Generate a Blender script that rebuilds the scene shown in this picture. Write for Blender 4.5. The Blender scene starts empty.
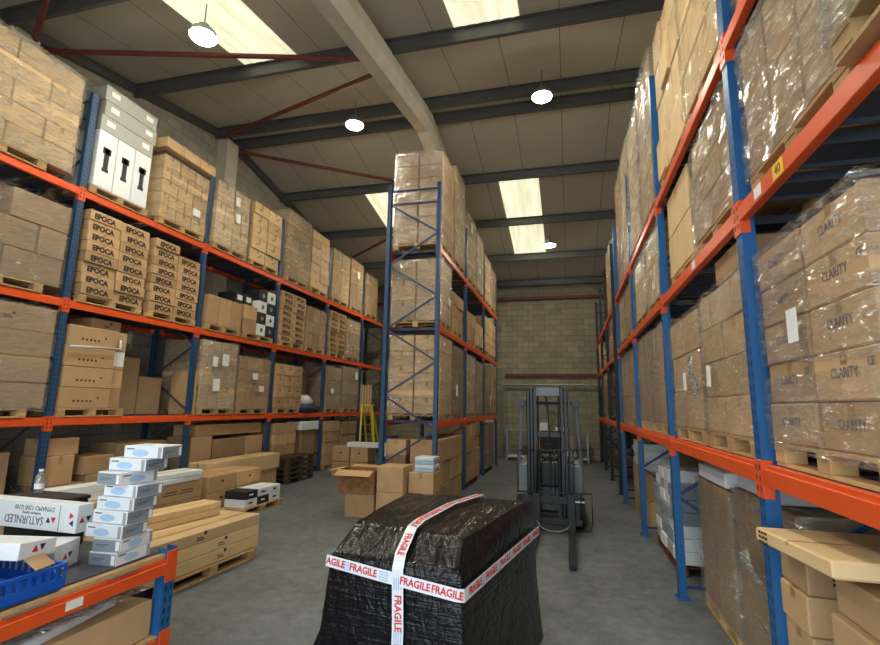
import bpy, bmesh, math, random
from mathutils import Vector, Matrix, Euler
random.seed(7)
C = bpy.context.scene.collection
PI = math.pi
RND = random.Random(11)

# ------------------------------------------------------------------ basics
def lin(c):
    c /= 255.0
    return c/12.92 if c <= 0.04045 else ((c+0.055)/1.055)**2.4
def S(r, g, b): return (lin(r), lin(g), lin(b), 1.0)

class MB:
    """collects shapes into one mesh"""
    def __init__(s): s.v = []; s.f = []; s.m = []
    def add(s, vs, fs, mi=0, M=None):
        o = len(s.v)
        s.v += [tuple(M @ Vector(v)) if M else tuple(v) for v in vs]
        s.f += [tuple(i+o for i in f) for f in fs]; s.m += [mi]*len(fs)
    def box(s, a, b, mi=0, M=None):
        x0, y0, z0 = a; x1, y1, z1 = b
        if x0 > x1: x0, x1 = x1, x0
        if y0 > y1: y0, y1 = y1, y0
        if z0 > z1: z0, z1 = z1, z0
        vs = [(x0,y0,z0),(x1,y0,z0),(x1,y1,z0),(x0,y1,z0),(x0,y0,z1),(x1,y0,z1),(x1,y1,z1),(x0,y1,z1)]
        s.add(vs, [(0,3,2,1),(4,5,6,7),(0,1,5,4),(1,2,6,5),(2,3,7,6),(3,0,4,7)], mi, M)
    def bevbox(s, a, b, bev=0.004, mi=0, M=None):
        bm = bmesh.new(); bmesh.ops.create_cube(bm, size=1)
        d = [b[i]-a[i] for i in range(3)]; c = [(b[i]+a[i])/2 for i in range(3)]
        for v in bm.verts: v.co = Vector((v.co.x*d[0]+c[0], v.co.y*d[1]+c[1], v.co.z*d[2]+c[2]))
        bmesh.ops.bevel(bm, geom=list(bm.edges), offset=min(bev, min(abs(x) for x in d)*.3), segments=1, affect='EDGES')
        bm.verts.index_update()
        s.add([v.co.copy() for v in bm.verts], [[v.index for v in f.verts] for f in bm.faces], mi, M); bm.free()
    def bar(s, p, q, w, h=None, mi=0, roll=0):
        """square bar from p to q"""
        h = h or w; p = Vector(p); q = Vector(q); d = q-p; L = d.length
        R = d.to_track_quat('X', 'Z').to_matrix().to_4x4()
        M = Matrix.Translation(p) @ R @ Matrix.Rotation(roll, 4, 'X')
        s.box((0,-w/2,-h/2), (L,w/2,h/2), mi, M)
    def tube(s, pts, r, n=10, mi=0, cap=True):
        pts = [Vector(p) for p in pts]; k = len(pts); o = len(s.v); ref = None
        rr = r if isinstance(r, (list, tuple)) else [r]*k
        for i, p in enumerate(pts):
            d = (pts[min(i+1,k-1)]-pts[max(i-1,0)]).normalized()
            if ref is None: ref = Vector((0,0,1)) if abs(d.z) < .9 else Vector((1,0,0))
            a = d.cross(ref).normalized(); b = a.cross(d).normalized(); ref = b
            for j in range(n):
                t = 2*PI*j/n; s.v.append(tuple(p+(a*math.cos(t)+b*math.sin(t))*rr[i]))
        for i in range(k-1):
            for j in range(n):
                s.f.append((o+i*n+j, o+i*n+(j+1)%n, o+(i+1)*n+(j+1)%n, o+(i+1)*n+j)); s.m.append(mi)
        if cap:
            s.f.append(tuple(o+j for j in reversed(range(n)))); s.m.append(mi)
            s.f.append(tuple(o+(k-1)*n+j for j in range(n))); s.m.append(mi)
    def lathe(s, prof, n=24, mi=0, M=None, c=(0,0,0)):
        o = len(s.v); k = len(prof); M = M or Matrix()
        for r, z in prof:
            for j in range(n):
                t = 2*PI*j/n; s.v.append(tuple(M @ Vector((c[0]+r*math.cos(t), c[1]+r*math.sin(t), c[2]+z))))
        for i in range(k-1):
            for j in range(n):
                s.f.append((o+i*n+j, o+i*n+(j+1)%n, o+(i+1)*n+(j+1)%n, o+(i+1)*n+j)); s.m.append(mi)
        s.f.append(tuple(o+j for j in reversed(range(n)))); s.m.append(mi)
        s.f.append(tuple(o+(k-1)*n+j for j in range(n))); s.m.append(mi)
    def mesh(s, name, mats):
        me = bpy.data.meshes.new(name); me.from_pydata(s.v, [], s.f)
        for m in (mats if isinstance(mats, (list, tuple)) else [mats]): me.materials.append(m)
        if any(s.m): me.polygons.foreach_set('material_index', s.m)
        me.update(); return me
    def build(s, name, mats, parent=None, loc=(0,0,0), smooth=False):
        o = bpy.data.objects.new(name, s.mesh(name, mats)); C.objects.link(o)
        o.location = loc
        if parent: o.parent = parent
        if smooth:
            o.data.polygons.foreach_set('use_smooth', [True]*len(o.data.polygons))
        return o

def inst(name, me, parent=None, loc=(0,0,0), rot=(0,0,0)):
    o = bpy.data.objects.new(name, me); C.objects.link(o)
    o.location = loc; o.rotation_euler = rot
    if parent: o.parent = parent
    return o
LABELS = {}
def tag(o, label, cat, group=None):
    o['label'] = label; o['category'] = cat
    if group: o['group'] = group
    n = len(label.split())
    if not 4 <= n <= 16: print('LABELLEN', n, label)
    LABELS.setdefault(label, []).append(group)
    return o
def thing(name, label, cat, loc=(0,0,0), rotz=0, group=None):
    o = bpy.data.objects.new(name, None); C.objects.link(o); o.empty_display_size = .1
    o.location = loc; o.rotation_euler = (0,0,rotz)
    return tag(o, label, cat, group)
def struct(o, label=None):
    o['kind'] = 'structure'
    if label: o['label'] = label
    return o
ORD = ['top', 'second', 'third', 'fourth', 'fifth', 'sixth', 'seventh', 'eighth', 'ninth', 'tenth']
NTH = ['first', 'second', 'third', 'fourth', 'fifth', 'sixth', 'seventh', 'eighth', 'ninth', 'tenth']

# ------------------------------------------------------------------ materials
def new_mat(name):
    m = bpy.data.materials.new(name); m.use_nodes = True
    nt = m.node_tree; b = nt.nodes['Principled BSDF']
    return m, nt, b
def N(nt, t, **kw):
    n = nt.nodes.new(t)
    for k, v in kw.items(): setattr(n, k, v)
    return n
def mat(name, col, rough=.6, metal=0, noise=.12, scale=8, bump=0, vary=0, coat=0):
    m, nt, b = new_mat(name)
    b.inputs['Roughness'].default_value = rough; b.inputs['Metallic'].default_value = metal
    if coat: b.inputs['Coat Weight'].default_value = coat
    tc = N(nt, 'ShaderNodeTexCoord'); nz = N(nt, 'ShaderNodeTexNoise')
    nz.inputs['Scale'].default_value = scale; nz.inputs['Detail'].default_value = 3
    nt.links.new(tc.outputs['Object'], nz.inputs['Vector'])
    mr = N(nt, 'ShaderNodeMapRange'); mr.inputs['To Min'].default_value = 1-noise; mr.inputs['To Max'].default_value = 1+noise
    mr.inputs['From Min'].default_value = .25; mr.inputs['From Max'].default_value = .75
    nt.links.new(nz.outputs['Fac'], mr.inputs['Value'])
    hs = N(nt, 'ShaderNodeHueSaturation'); hs.inputs['Color'].default_value = col
    val = mr.outputs['Result']
    if vary:
        oi = N(nt, 'ShaderNodeObjectInfo'); m2 = N(nt, 'ShaderNodeMapRange')
        m2.inputs['To Min'].default_value = 1-vary; m2.inputs['To Max'].default_value = 1+vary
        nt.links.new(oi.outputs['Random'], m2.inputs['Value'])
        mm = N(nt, 'ShaderNodeMath', operation='MULTIPLY'); nt.links.new(val, mm.inputs[0]); nt.links.new(m2.outputs['Result'], mm.inputs[1])
        val = mm.outputs[0]
    nt.links.new(val, hs.inputs['Value']); nt.links.new(hs.outputs['Color'], b.inputs['Base Color'])
    if bump:
        bp = N(nt, 'ShaderNodeBump'); bp.inputs['Strength'].default_value = bump; bp.inputs['Distance'].default_value = .01
        nt.links.new(nz.outputs['Fac'], bp.inputs['Height']); nt.links.new(bp.outputs['Normal'], b.inputs['Normal'])
    return m
M = {}
M['kraft'] = mat('kraft_board', S(182,149,108), .75, vary=.2, noise=.09, scale=5)
M['tan'] = mat('tan_board', S(206,176,130), .72, vary=.17, noise=.08, scale=5)
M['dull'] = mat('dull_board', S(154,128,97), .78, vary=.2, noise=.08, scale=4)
M['pale'] = mat('pale_board', S(216,193,156), .7, vary=.14, noise=.06, scale=4)
M['stain'] = mat('stained_board', S(150,105,65), .8, noise=.4, scale=14)
M['tape'] = mat('packing_tape', S(168,128,80), .3, noise=.05)
M['ink'] = mat('print_ink', S(52,38,28), .7, noise=.05)
M['greyink'] = mat('grey_ink', S(90,92,100), .7, noise=.05)
M['redink'] = mat('red_ink', S(200,30,40), .5, noise=.05)
M['blueink'] = mat('pale_blue_ink', S(165,196,222), .5, noise=.05)
M['navyink'] = mat('navy_ink', S(40,44,70), .5, noise=.05)
M['white'] = mat('white_card', S(222,226,228), .5, noise=.03, vary=.04)
M['greyc'] = mat('grey_card', S(132,142,150), .55, noise=.05, vary=.05)
M['silver'] = mat('silver_grey_card', S(160,160,152), .5, noise=.05, vary=.06)
M['black'] = mat('black_card', S(32,32,34), .55, noise=.1)
M['label'] = mat('paper_label', S(232,232,226), .6, noise=.03)
M['galv'] = mat('galvanised_steel', S(150,155,158), .38, .8, noise=.12, scale=20)
M['orange'] = mat('orange_steel', S(222,84,30), .42, noise=.06, scale=6, vary=.05)
M['wood'] = mat('pallet_wood', S(186,152,104), .8, noise=.2, scale=9, vary=.18)
M['woodd'] = mat('old_pallet_wood', S(70,56,44), .85, noise=.25, scale=9, vary=.2)
M['woodr'] = mat('red_brown_pallet_wood', S(100,50,36), .8, noise=.2, scale=9)
M['ply'] = mat('chipboard', S(186,150,104), .75, noise=.15, scale=60)
M['darktop'] = mat('dark_worktop', S(66,70,76), .6, noise=.25, scale=12)
M['rust'] = mat('red_oxide_steel', S(104,46,36), .6, noise=.15)
M['purlin'] = mat('galvanised_purlin', S(92,93,91), .5, .2, noise=.1)
M['conc'] = mat('cast_concrete', S(204,200,184), .85, noise=.1, scale=3, bump=.2)
M['fork'] = mat('forklift_dark_steel', S(46,49,52), .42, .3, noise=.12)
M['forkb'] = mat('forklift_grey_paint', S(112,120,126), .45, noise=.08)
M['rubber'] = mat('black_rubber', S(24,24,25), .7, noise=.1)
M['plastb'] = mat('black_plastic', S(30,31,33), .4, noise=.1)
M['yellow'] = mat('yellow_fibreglass', S(214,196,40), .45, noise=.08)
M['crate'] = mat('blue_plastic', S(28,84,176), .35, noise=.05)
M['red'] = mat('red_plastic', S(160,24,30), .4, noise=.05)
M['bluebag'] = mat('navy_bag', S(44,58,96), .5, noise=.3, scale=20)
M['sign'] = mat('yellow_sticker', S(240,190,30), .5, noise=.03)
M['metal_white'] = mat('white_steel', S(205,208,205), .4, noise=.05)

def perforated(name, col):
    m, nt, b = new_mat(name); b.inputs['Roughness'].default_value = .45
    tc = N(nt, 'ShaderNodeTexCoord'); sp = N(nt, 'ShaderNodeSeparateXYZ'); nt.links.new(tc.outputs['Object'], sp.inputs[0])
    def ma(op, a, bv=None, c=None):
        n = N(nt, 'ShaderNodeMath', operation=op)
        for i, x in enumerate((a, bv, c)):
            if x is None: continue
            if isinstance(x, (int, float)): n.inputs[i].default_value = x
            else: nt.links.new(x, n.inputs[i])
        return n.outputs[0]
    ay = ma('ABSOLUTE', sp.outputs['Y'])
    dy = ma('ABSOLUTE', ma('SUBTRACT', ay, .024))
    zz = ma('ABSOLUTE', ma('SUBTRACT', ma('FRACT', ma('DIVIDE', sp.outputs['Z'], .075)), .5))
    holes = ma('MULTIPLY', ma('LESS_THAN', dy, .008), ma('LESS_THAN', zz, .26))
    nz = N(nt, 'ShaderNodeTexNoise'); nz.inputs['Scale'].default_value = 6; nt.links.new(tc.outputs['Object'], nz.inputs['Vector'])
    mr = N(nt, 'ShaderNodeMapRange'); mr.inputs['To Min'].default_value = .8; mr.inputs['To Max'].default_value = 1.2
    nt.links.new(nz.outputs['Fac'], mr.inputs['Value'])
    hs = N(nt, 'ShaderNodeHueSaturation'); hs.inputs['Color'].default_value = col; nt.links.new(mr.outputs['Result'], hs.inputs['Value'])
    mx = N(nt, 'ShaderNodeMix', data_type='RGBA'); mx.inputs['B'].default_value = (.006,.008,.012,1)
    nt.links.new(holes, mx.inputs['Factor']); nt.links.new(hs.outputs['Color'], mx.inputs['A'])
    nt.links.new(mx.outputs['Result'], b.inputs['Base Color'])
    return m
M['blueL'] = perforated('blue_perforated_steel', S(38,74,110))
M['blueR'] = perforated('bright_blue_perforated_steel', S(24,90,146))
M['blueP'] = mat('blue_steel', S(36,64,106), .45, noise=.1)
M['blueD'] = mat('dark_steel', S(62,68,80), .5, noise=.1)
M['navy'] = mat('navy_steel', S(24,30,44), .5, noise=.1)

def film_mat(name, lo, hi, st, df_):
    m, nt, b = new_mat(name); nt.nodes.remove(b)
    out = nt.nodes['Material Output']
    tc = N(nt, 'ShaderNodeTexCoord'); mp = N(nt, 'ShaderNodeMapping'); mp.inputs['Scale'].default_value = (3,3,16)
    mp.inputs['Rotation'].default_value = (.35,.3,0)
    nt.links.new(tc.outputs['Object'], mp.inputs['Vector'])
    nz = N(nt, 'ShaderNodeTexNoise'); nz.inputs['Scale'].default_value = 2.6; nz.inputs['Detail'].default_value = 4; nz.inputs['Distortion'].default_value = .8
    nt.links.new(mp.outputs['Vector'], nz.inputs['Vector'])
    bp = N(nt, 'ShaderNodeBump'); bp.inputs['Strength'].default_value = 1.0; bp.inputs['Distance'].default_value = .10
    nt.links.new(nz.outputs['Fac'], bp.inputs['Height'])
    gl = N(nt, 'ShaderNodeBsdfGlossy'); gl.inputs['Roughness'].default_value = .12; gl.inputs['Color'].default_value = (1,1,1,1)
    nt.links.new(bp.outputs['Normal'], gl.inputs['Normal'])
    df = N(nt, 'ShaderNodeBsdfDiffuse'); df.inputs['Color'].default_value = S(215,214,205); nt.links.new(bp.outputs['Normal'], df.inputs['Normal'])
    tr = N(nt, 'ShaderNodeBsdfTransparent'); tr.inputs['Color'].default_value = (.97,.97,.96,1)
    m1 = N(nt, 'ShaderNodeMixShader'); m1.inputs[0].default_value = df_
    nt.links.new(gl.outputs[0], m1.inputs[1]); nt.links.new(df.outputs[0], m1.inputs[2])
    mr = N(nt, 'ShaderNodeMapRange'); mr.inputs['From Min'].default_value = .42; mr.inputs['From Max'].default_value = .75
    mr.inputs['To Min'].default_value = lo; mr.inputs['To Max'].default_value = hi
    nt.links.new(nz.outputs['Fac'], mr.inputs['Value'])
    mp2 = N(nt, 'ShaderNodeMapping'); mp2.inputs['Scale'].default_value = (1.3,1.3,17); mp2.inputs['Rotation'].default_value = (.22,-.2,0)
    nt.links.new(tc.outputs['Object'], mp2.inputs['Vector'])
    n2 = N(nt, 'ShaderNodeTexNoise'); n2.inputs['Scale'].default_value = 1.6; n2.inputs['Detail'].default_value = 3; n2.inputs['Distortion'].default_value = .5
    nt.links.new(mp2.outputs['Vector'], n2.inputs['Vector'])
    sb = N(nt, 'ShaderNodeMath', operation='SUBTRACT'); nt.links.new(n2.outputs['Fac'], sb.inputs[0]); sb.inputs[1].default_value = .52
    ab = N(nt, 'ShaderNodeMath', operation='ABSOLUTE'); nt.links.new(sb.outputs[0], ab.inputs[0])
    rd = N(nt, 'ShaderNodeMapRange'); rd.inputs['From Min'].default_value = .0; rd.inputs['From Max'].default_value = .016; rd.inputs['To Min'].default_value = st; rd.inputs['To Max'].default_value = 0
    nt.links.new(ab.outputs[0], rd.inputs['Value'])
    ad = N(nt, 'ShaderNodeMath', operation='MAXIMUM'); nt.links.new(mr.outputs['Result'], ad.inputs[0]); nt.links.new(rd.outputs['Result'], ad.inputs[1])
    m2 = N(nt, 'ShaderNodeMixShader'); nt.links.new(ad.outputs[0], m2.inputs[0])
    nt.links.new(tr.outputs[0], m2.inputs[1]); nt.links.new(m1.outputs[0], m2.inputs[2])
    nt.links.new(m2.outputs[0], out.inputs['Surface'])
    return m
M['film'] = film_mat('clear_stretch_film', .1, .62, .7, .3)
M['filmt'] = film_mat('bunched_stretch_film', .55, .95, .95, .55)
M['filmh'] = film_mat('crumpled_stretch_film', .2, .85, .85, .34)

def black_film():
    m, nt, b = new_mat('black_stretch_film')
    b.inputs['Base Color'].default_value = (.004,.004,.005,1); b.inputs['Roughness'].default_value = .15
    b.inputs['Specular IOR Level'].default_value = .36
    tc = N(nt, 'ShaderNodeTexCoord')
    def nz(scale, rot, sc, det, dist):
        mp = N(nt, 'ShaderNodeMapping'); mp.inputs['Scale'].default_value = scale; mp.inputs['Rotation'].default_value = rot
        nt.links.new(tc.outputs['Object'], mp.inputs['Vector'])
        n = N(nt, 'ShaderNodeTexNoise'); n.inputs['Scale'].default_value = sc; n.inputs['Detail'].default_value = det; n.inputs['Distortion'].default_value = dist
        nt.links.new(mp.outputs['Vector'], n.inputs['Vector']); return n.outputs['Fac']
    def ma(op, x, y):
        n = N(nt, 'ShaderNodeMath', operation=op)
        for i, v in enumerate((x, y)):
            if isinstance(v, (int, float)): n.inputs[i].default_value = v
            else: nt.links.new(v, n.inputs[i])
        return n.outputs[0]
    fine = nz((2,2,22), (.08,.06,0), 2.2, 4, .3)          # tight turns of film round the sides
    cr = nz((9,2.2,4), (0,.1,.45), 1.5, 4, .9)            # creases drawn across the top
    ridge = ma('SUBTRACT', 1.0, ma('MULTIPLY', ma('ABSOLUTE', ma('SUBTRACT', cr, .5), 0), 3.0))
    hgt = ma('ADD', ma('MULTIPLY', fine, .5), ma('MULTIPLY', ridge, .55))
    bp = N(nt, 'ShaderNodeBump'); bp.inputs['Strength'].default_value = .7; bp.inputs['Distance'].default_value = .02
    nt.links.new(hgt, bp.inputs['Height']); nt.links.new(bp.outputs['Normal'], b.inputs['Normal'])
    return m
M['bfilm'] = black_film()

def floor_mat():
    m, nt, b = new_mat('worn_concrete_floor'); tc = N(nt, 'ShaderNodeTexCoord')
    a = N(nt, 'ShaderNodeTexNoise'); a.inputs['Scale'].default_value = .55; a.inputs['Detail'].default_value = 7; a.inputs['Roughness'].default_value = .68
    c = N(nt, 'ShaderNodeTexNoise'); c.inputs['Scale'].default_value = 7; c.inputs['Detail'].default_value = 5; c.inputs['Roughness'].default_value = .7
    nt.links.new(tc.outputs['Object'], a.inputs['Vector']); nt.links.new(tc.outputs['Object'], c.inputs['Vector'])
    r = N(nt, 'ShaderNodeValToRGB'); e = r.color_ramp.elements
    e[0].position = .34; e[0].color = S(64,69,72); e[1].position = .66; e[1].color = S(122,128,131)
    mm = N(nt, 'ShaderNodeMath', operation='MULTIPLY_ADD'); mm.inputs[1].default_value = .55
    m3 = N(nt, 'ShaderNodeMath', operation='MULTIPLY'); m3.inputs[1].default_value = .45
    nt.links.new(c.outputs['Fac'], m3.inputs[0]); nt.links.new(a.outputs['Fac'], mm.inputs[0]); nt.links.new(m3.outputs[0], mm.inputs[2])
    nt.links.new(mm.outputs[0], r.inputs['Fac']); nt.links.new(r.outputs['Color'], b.inputs['Base Color'])
    b.inputs['Roughness'].default_value = .5
    bp = N(nt, 'ShaderNodeBump'); bp.inputs['Strength'].default_value = .15; bp.inputs['Distance'].default_value = .01
    nt.links.new(c.outputs['Fac'], bp.inputs['Height']); nt.links.new(bp.outputs['Normal'], b.inputs['Normal'])
    return m
M['floor'] = floor_mat()
def block_mat(name, axis, c1, c2, cm):
    m, nt, b = new_mat(name); tc = N(nt, 'ShaderNodeTexCoord'); sp = N(nt, 'ShaderNodeSeparateXYZ'); cb = N(nt, 'ShaderNodeCombineXYZ')
    nt.links.new(tc.outputs['Object'], sp.inputs[0]); nt.links.new(sp.outputs[axis], cb.inputs['X']); nt.links.new(sp.outputs['Z'], cb.inputs['Y'])
    br = N(nt, 'ShaderNodeTexBrick'); br.inputs['Scale'].default_value = 1; br.inputs['Brick Width'].default_value = .45; br.inputs['Row Height'].default_value = .225
    br.inputs['Mortar Size'].default_value = .008; br.inputs['Color1'].default_value = c1; br.inputs['Color2'].default_value = c2; br.inputs['Mortar'].default_value = cm
    br.inputs['Mortar Smooth'].default_value = .3
    nt.links.new(cb.outputs[0], br.inputs['Vector'])
    nz = N(nt, 'ShaderNodeTexNoise'); nz.inputs['Scale'].default_value = 2; nz.inputs['Detail'].default_value = 5; nt.links.new(tc.outputs['Object'], nz.inputs['Vector'])
    mr = N(nt, 'ShaderNodeMapRange'); mr.inputs['To Min'].default_value = .7; mr.inputs['To Max'].default_value = 1.3; nt.links.new(nz.outputs['Fac'], mr.inputs['Value'])
    hs = N(nt, 'ShaderNodeHueSaturation'); nt.links.new(br.outputs['Color'], hs.inputs['Color']); nt.links.new(mr.outputs['Result'], hs.inputs['Value'])
    nt.links.new(hs.outputs['Color'], b.inputs['Base Color']); b.inputs['Roughness'].default_value = .9
    bp = N(nt, 'ShaderNodeBump'); bp.inputs['Strength'].default_value = .5; bp.inputs['Distance'].default_value = .01; bp.invert = True
    nt.links.new(br.outputs['Fac'], bp.inputs['Height']); nt.links.new(bp.outputs['Normal'], b.inputs['Normal'])
    return m
M['blockB'] = block_mat('concrete_blocks_back', 'X', S(150,143,120), S(132,126,106), S(98,94,80))
M['blockS'] = block_mat('concrete_blocks_side', 'Y', S(172,168,154), S(160,156,143), S(130,127,118))
def roof_mat():
    m, nt, b = new_mat('roof_liner_panel'); tc = N(nt, 'ShaderNodeTexCoord'); sp = N(nt, 'ShaderNodeSeparateXYZ'); nt.links.new(tc.outputs['Object'], sp.inputs[0])
    d = N(nt, 'ShaderNodeMath', operation='DIVIDE'); d.inputs[1].default_value = 1.1; nt.links.new(sp.outputs['X'], d.inputs[0])
    fr = N(nt, 'ShaderNodeMath', operation='FRACT'); nt.links.new(d.outputs[0], fr.inputs[0])
    ls = N(nt, 'ShaderNodeMath', operation='LESS_THAN'); ls.inputs[1].default_value = .016; nt.links.new(fr.outputs[0], ls.inputs[0])
    mx = N(nt, 'ShaderNodeMix', data_type='RGBA'); mx.inputs['A'].default_value = S(186,182,166); mx.inputs['B'].default_value = S(120,114,106)
    nt.links.new(ls.outputs[0], mx.inputs['Factor']); nt.links.new(mx.outputs['Result'], b.inputs['Base Color']); b.inputs['Roughness'].default_value = .7
    return m
M['roof'] = roof_mat()
def emit(name, col, st, tex=False):
    m, nt, b = new_mat(name); b.inputs['Base Color'].default_value = col
    b.inputs['Emission Color'].default_value = col; b.inputs['Emission Strength'].default_value = st
    if tex:
        tc = N(nt, 'ShaderNodeTexCoord'); nz = N(nt, 'ShaderNodeTexNoise'); nz.inputs['Scale'].default_value = 1; nz.inputs['Detail'].default_value = 5
        mp = N(nt, 'ShaderNodeMapping'); mp.inputs['Scale'].default_value = (6,.7,1); nt.links.new(tc.outputs['Object'], mp.inputs['Vector']); nt.links.new(mp.outputs['Vector'], nz.inputs['Vector'])
        r = N(nt, 'ShaderNodeValToRGB'); e = r.color_ramp.elements; e[0].position = .3; e[1].position = .62
        e[0].color = S(214,212,172); e[1].color = col
        nt.links.new(nz.outputs['Fac'], r.inputs['Fac']); nt.links.new(r.outputs['Color'], b.inputs['Emission Color'])
    return m
SKYL, LAMP, EXPO = .85, 230.0, .22
M['skylight'] = emit('translucent_roof_sheet', S(246,244,216), SKYL, True)
M['lens'] = emit('lamp_lens', S(255,248,226), LAMP)

# ------------------------------------------------------------------ text meshes
TXT = {}
def text_mesh(body, size, m, ext=.0006, squash=1.0, bold=0):
    k = (body, size, m.name, squash)
    if k in TXT: return TXT[k]
    cu = bpy.data.curves.new('lettering', 'FONT'); cu.body = body; cu.size = size; cu.align_x = 'CENTER'; cu.align_y = 'CENTER'
    cu.extrude = ext; cu.resolution_u = 2; cu.offset = bold; cu.space_character = .72 if body == 'CE' else 1
    o = bpy.data.objects.new('lettering', cu); C.objects.link(o)
    bpy.context.view_layer.update()
    me = bpy.data.meshes.new_from_object(o.evaluated_get(bpy.context.evaluated_depsgraph_get()))
    bpy.data.objects.remove(o); me.materials.clear(); me.materials.append(m); me.name = 'lettering'
    for v in me.vertices: v.co.x *= squash
    TXT[k] = me
    return me
FACE_ROT = {'+x': (PI/2,0,PI/2), '-x': (PI/2,0,-PI/2), '-y': (PI/2,0,0), '+y': (PI/2,0,PI), '+z': (0,0,0)}
def sheet_mesh(w, h, m, key={}):
    k = (w, h, m.name)
    if k not in key:
        b = MB(); b.box((-w/2,-h/2,0), (w/2,h/2,.0015)); key[k] = b.mesh('sheet', m)
    return key[k]
def on_face(name, me, parent, face, dims, u, w, out=.0012, roll=0):
    """stick a flat mesh on the face of a carton (origin base centre, size dims); u along face from its centre, w height"""
    dx, dy, dz = dims
    p = {'+x': (dx/2+out, u, w), '-x': (-dx/2-out, -u, w), '-y': (u, -dy/2-out, w), '+y': (-u, dy/2+out, w), '+z': (u, w, dz+out)}[face]
    r = Euler(FACE_ROT[face]).to_matrix() @ Matrix.Rotation(roll, 3, 'Z')
    return inst(name, me, parent, p, r.to_euler())

# ------------------------------------------------------------------ cartons and pallets
CM = {}
def carton_mesh(dx, dy, dz, m='kraft', tape=True, key=None):
    k = (math.floor(dx*100)/100 if dx > .15 else round(dx,3), math.floor(dy*100)/100 if dy > .15 else round(dy,3), round(dz,3), m, tape)
    if k in CM: return CM[k]
    dx, dy, dz = k[:3]
    b = MB();
    b.bevbox((-dx/2,-dy/2,0), (dx/2,dy/2,dz), .009)
    if tape:
        t = .0012; w = min(.027, min(dx,dy,dz)*.16)
        if dx >= dy:
            b.box((-dx/2+.006,-w,dz-.001),(dx/2-.006,w,dz+t),1)
            for s in (-1,1): b.box((s*dx/2-.001,-w,dz*.72),(s*(dx/2+t),w,dz-.004),1)
        else:
            b.box((-w,-dy/2+.006,dz-.001),(w,dy/2-.006,dz+t),1)
            for s in (-1,1): b.box((-w,s*dy/2-.001,dz*.72),(w,s*(dy/2+t),dz-.004),1)
    CM[k] = b.mesh('carton', [M[m], M['tape']])
    return CM[k]

PM = {}
PH = .13
def pallet(x, y, z, dx, dy, label, group, wood='wood', parts=False, rot=0):
    """wooden pallet centred at x, y standing on z; long side dy along the run"""
    dx = round(dx,2); dy = round(dy,2)
    if parts:
        t = thing('wooden_pallet', label, 'pallet', (x,y,z), rot, group)
        for i in range(5):
            b = MB(); w = .1 if i else .12; xx = -dx/2+.06+(dx-.12)*i/4
            b.bevbox((xx-.055,-dy/2,PH-.022), (xx+.055,dy/2,PH), .002); b.build('top_board', M[wood], t)
        for i in range(3):
            yy = (-dy/2+.07, 0, dy/2-.07)[i]
            b = MB(); b.bevbox((-dx/2,yy-.06,PH-.044), (dx/2,yy+.06,PH-.022), .002); b.build('stringer_board', M[wood], t)
            for j in range(3):
                xx = (-dx/2+.06, 0, dx/2-.06)[j]
                b = MB(); b.bevbox((xx-.055,yy-.065,.02), (xx+.055,yy+.065,PH-.044), .003); b.build('block', M[wood], t)
        for j in range(3):
            xx = (-dx/2+.06, 0, dx/2-.06)[j]
            b = MB(); b.bevbox((xx-.05,-dy/2,0), (xx+.05,dy/2,.02), .002); b.build('bottom_board', M[wood], t)
        return t
    k = (dx, dy, wood)
    if k not in PM:
        b = MB()
        for i in range(5):
            xx = -dx/2+.06+(dx-.12)*i/4; b.box((xx-.055,-dy/2,PH-.022), (xx+.055,dy/2,PH))
        for yy in (-dy/2+.07, 0, dy/2-.07):
            b.box((-dx/2,yy-.06,PH-.044), (dx/2,yy+.06,PH-.022))
            for xx in (-dx/2+.06, 0, dx/2-.06): b.box((xx-.055,yy-.065,.02), (xx+.055,yy+.065,PH-.044))
        for xx in (-dx/2+.06, 0, dx/2-.06): b.box((xx-.05,-dy/2,0), (xx+.05,dy/2,.02))
        PM[k] = b.mesh('wooden_pallet', M[wood])
    o = inst('wooden_pallet', PM[k], None, (x,y,z), (0,0,rot))
    return tag(o, label, 'pallet', group)

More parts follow.
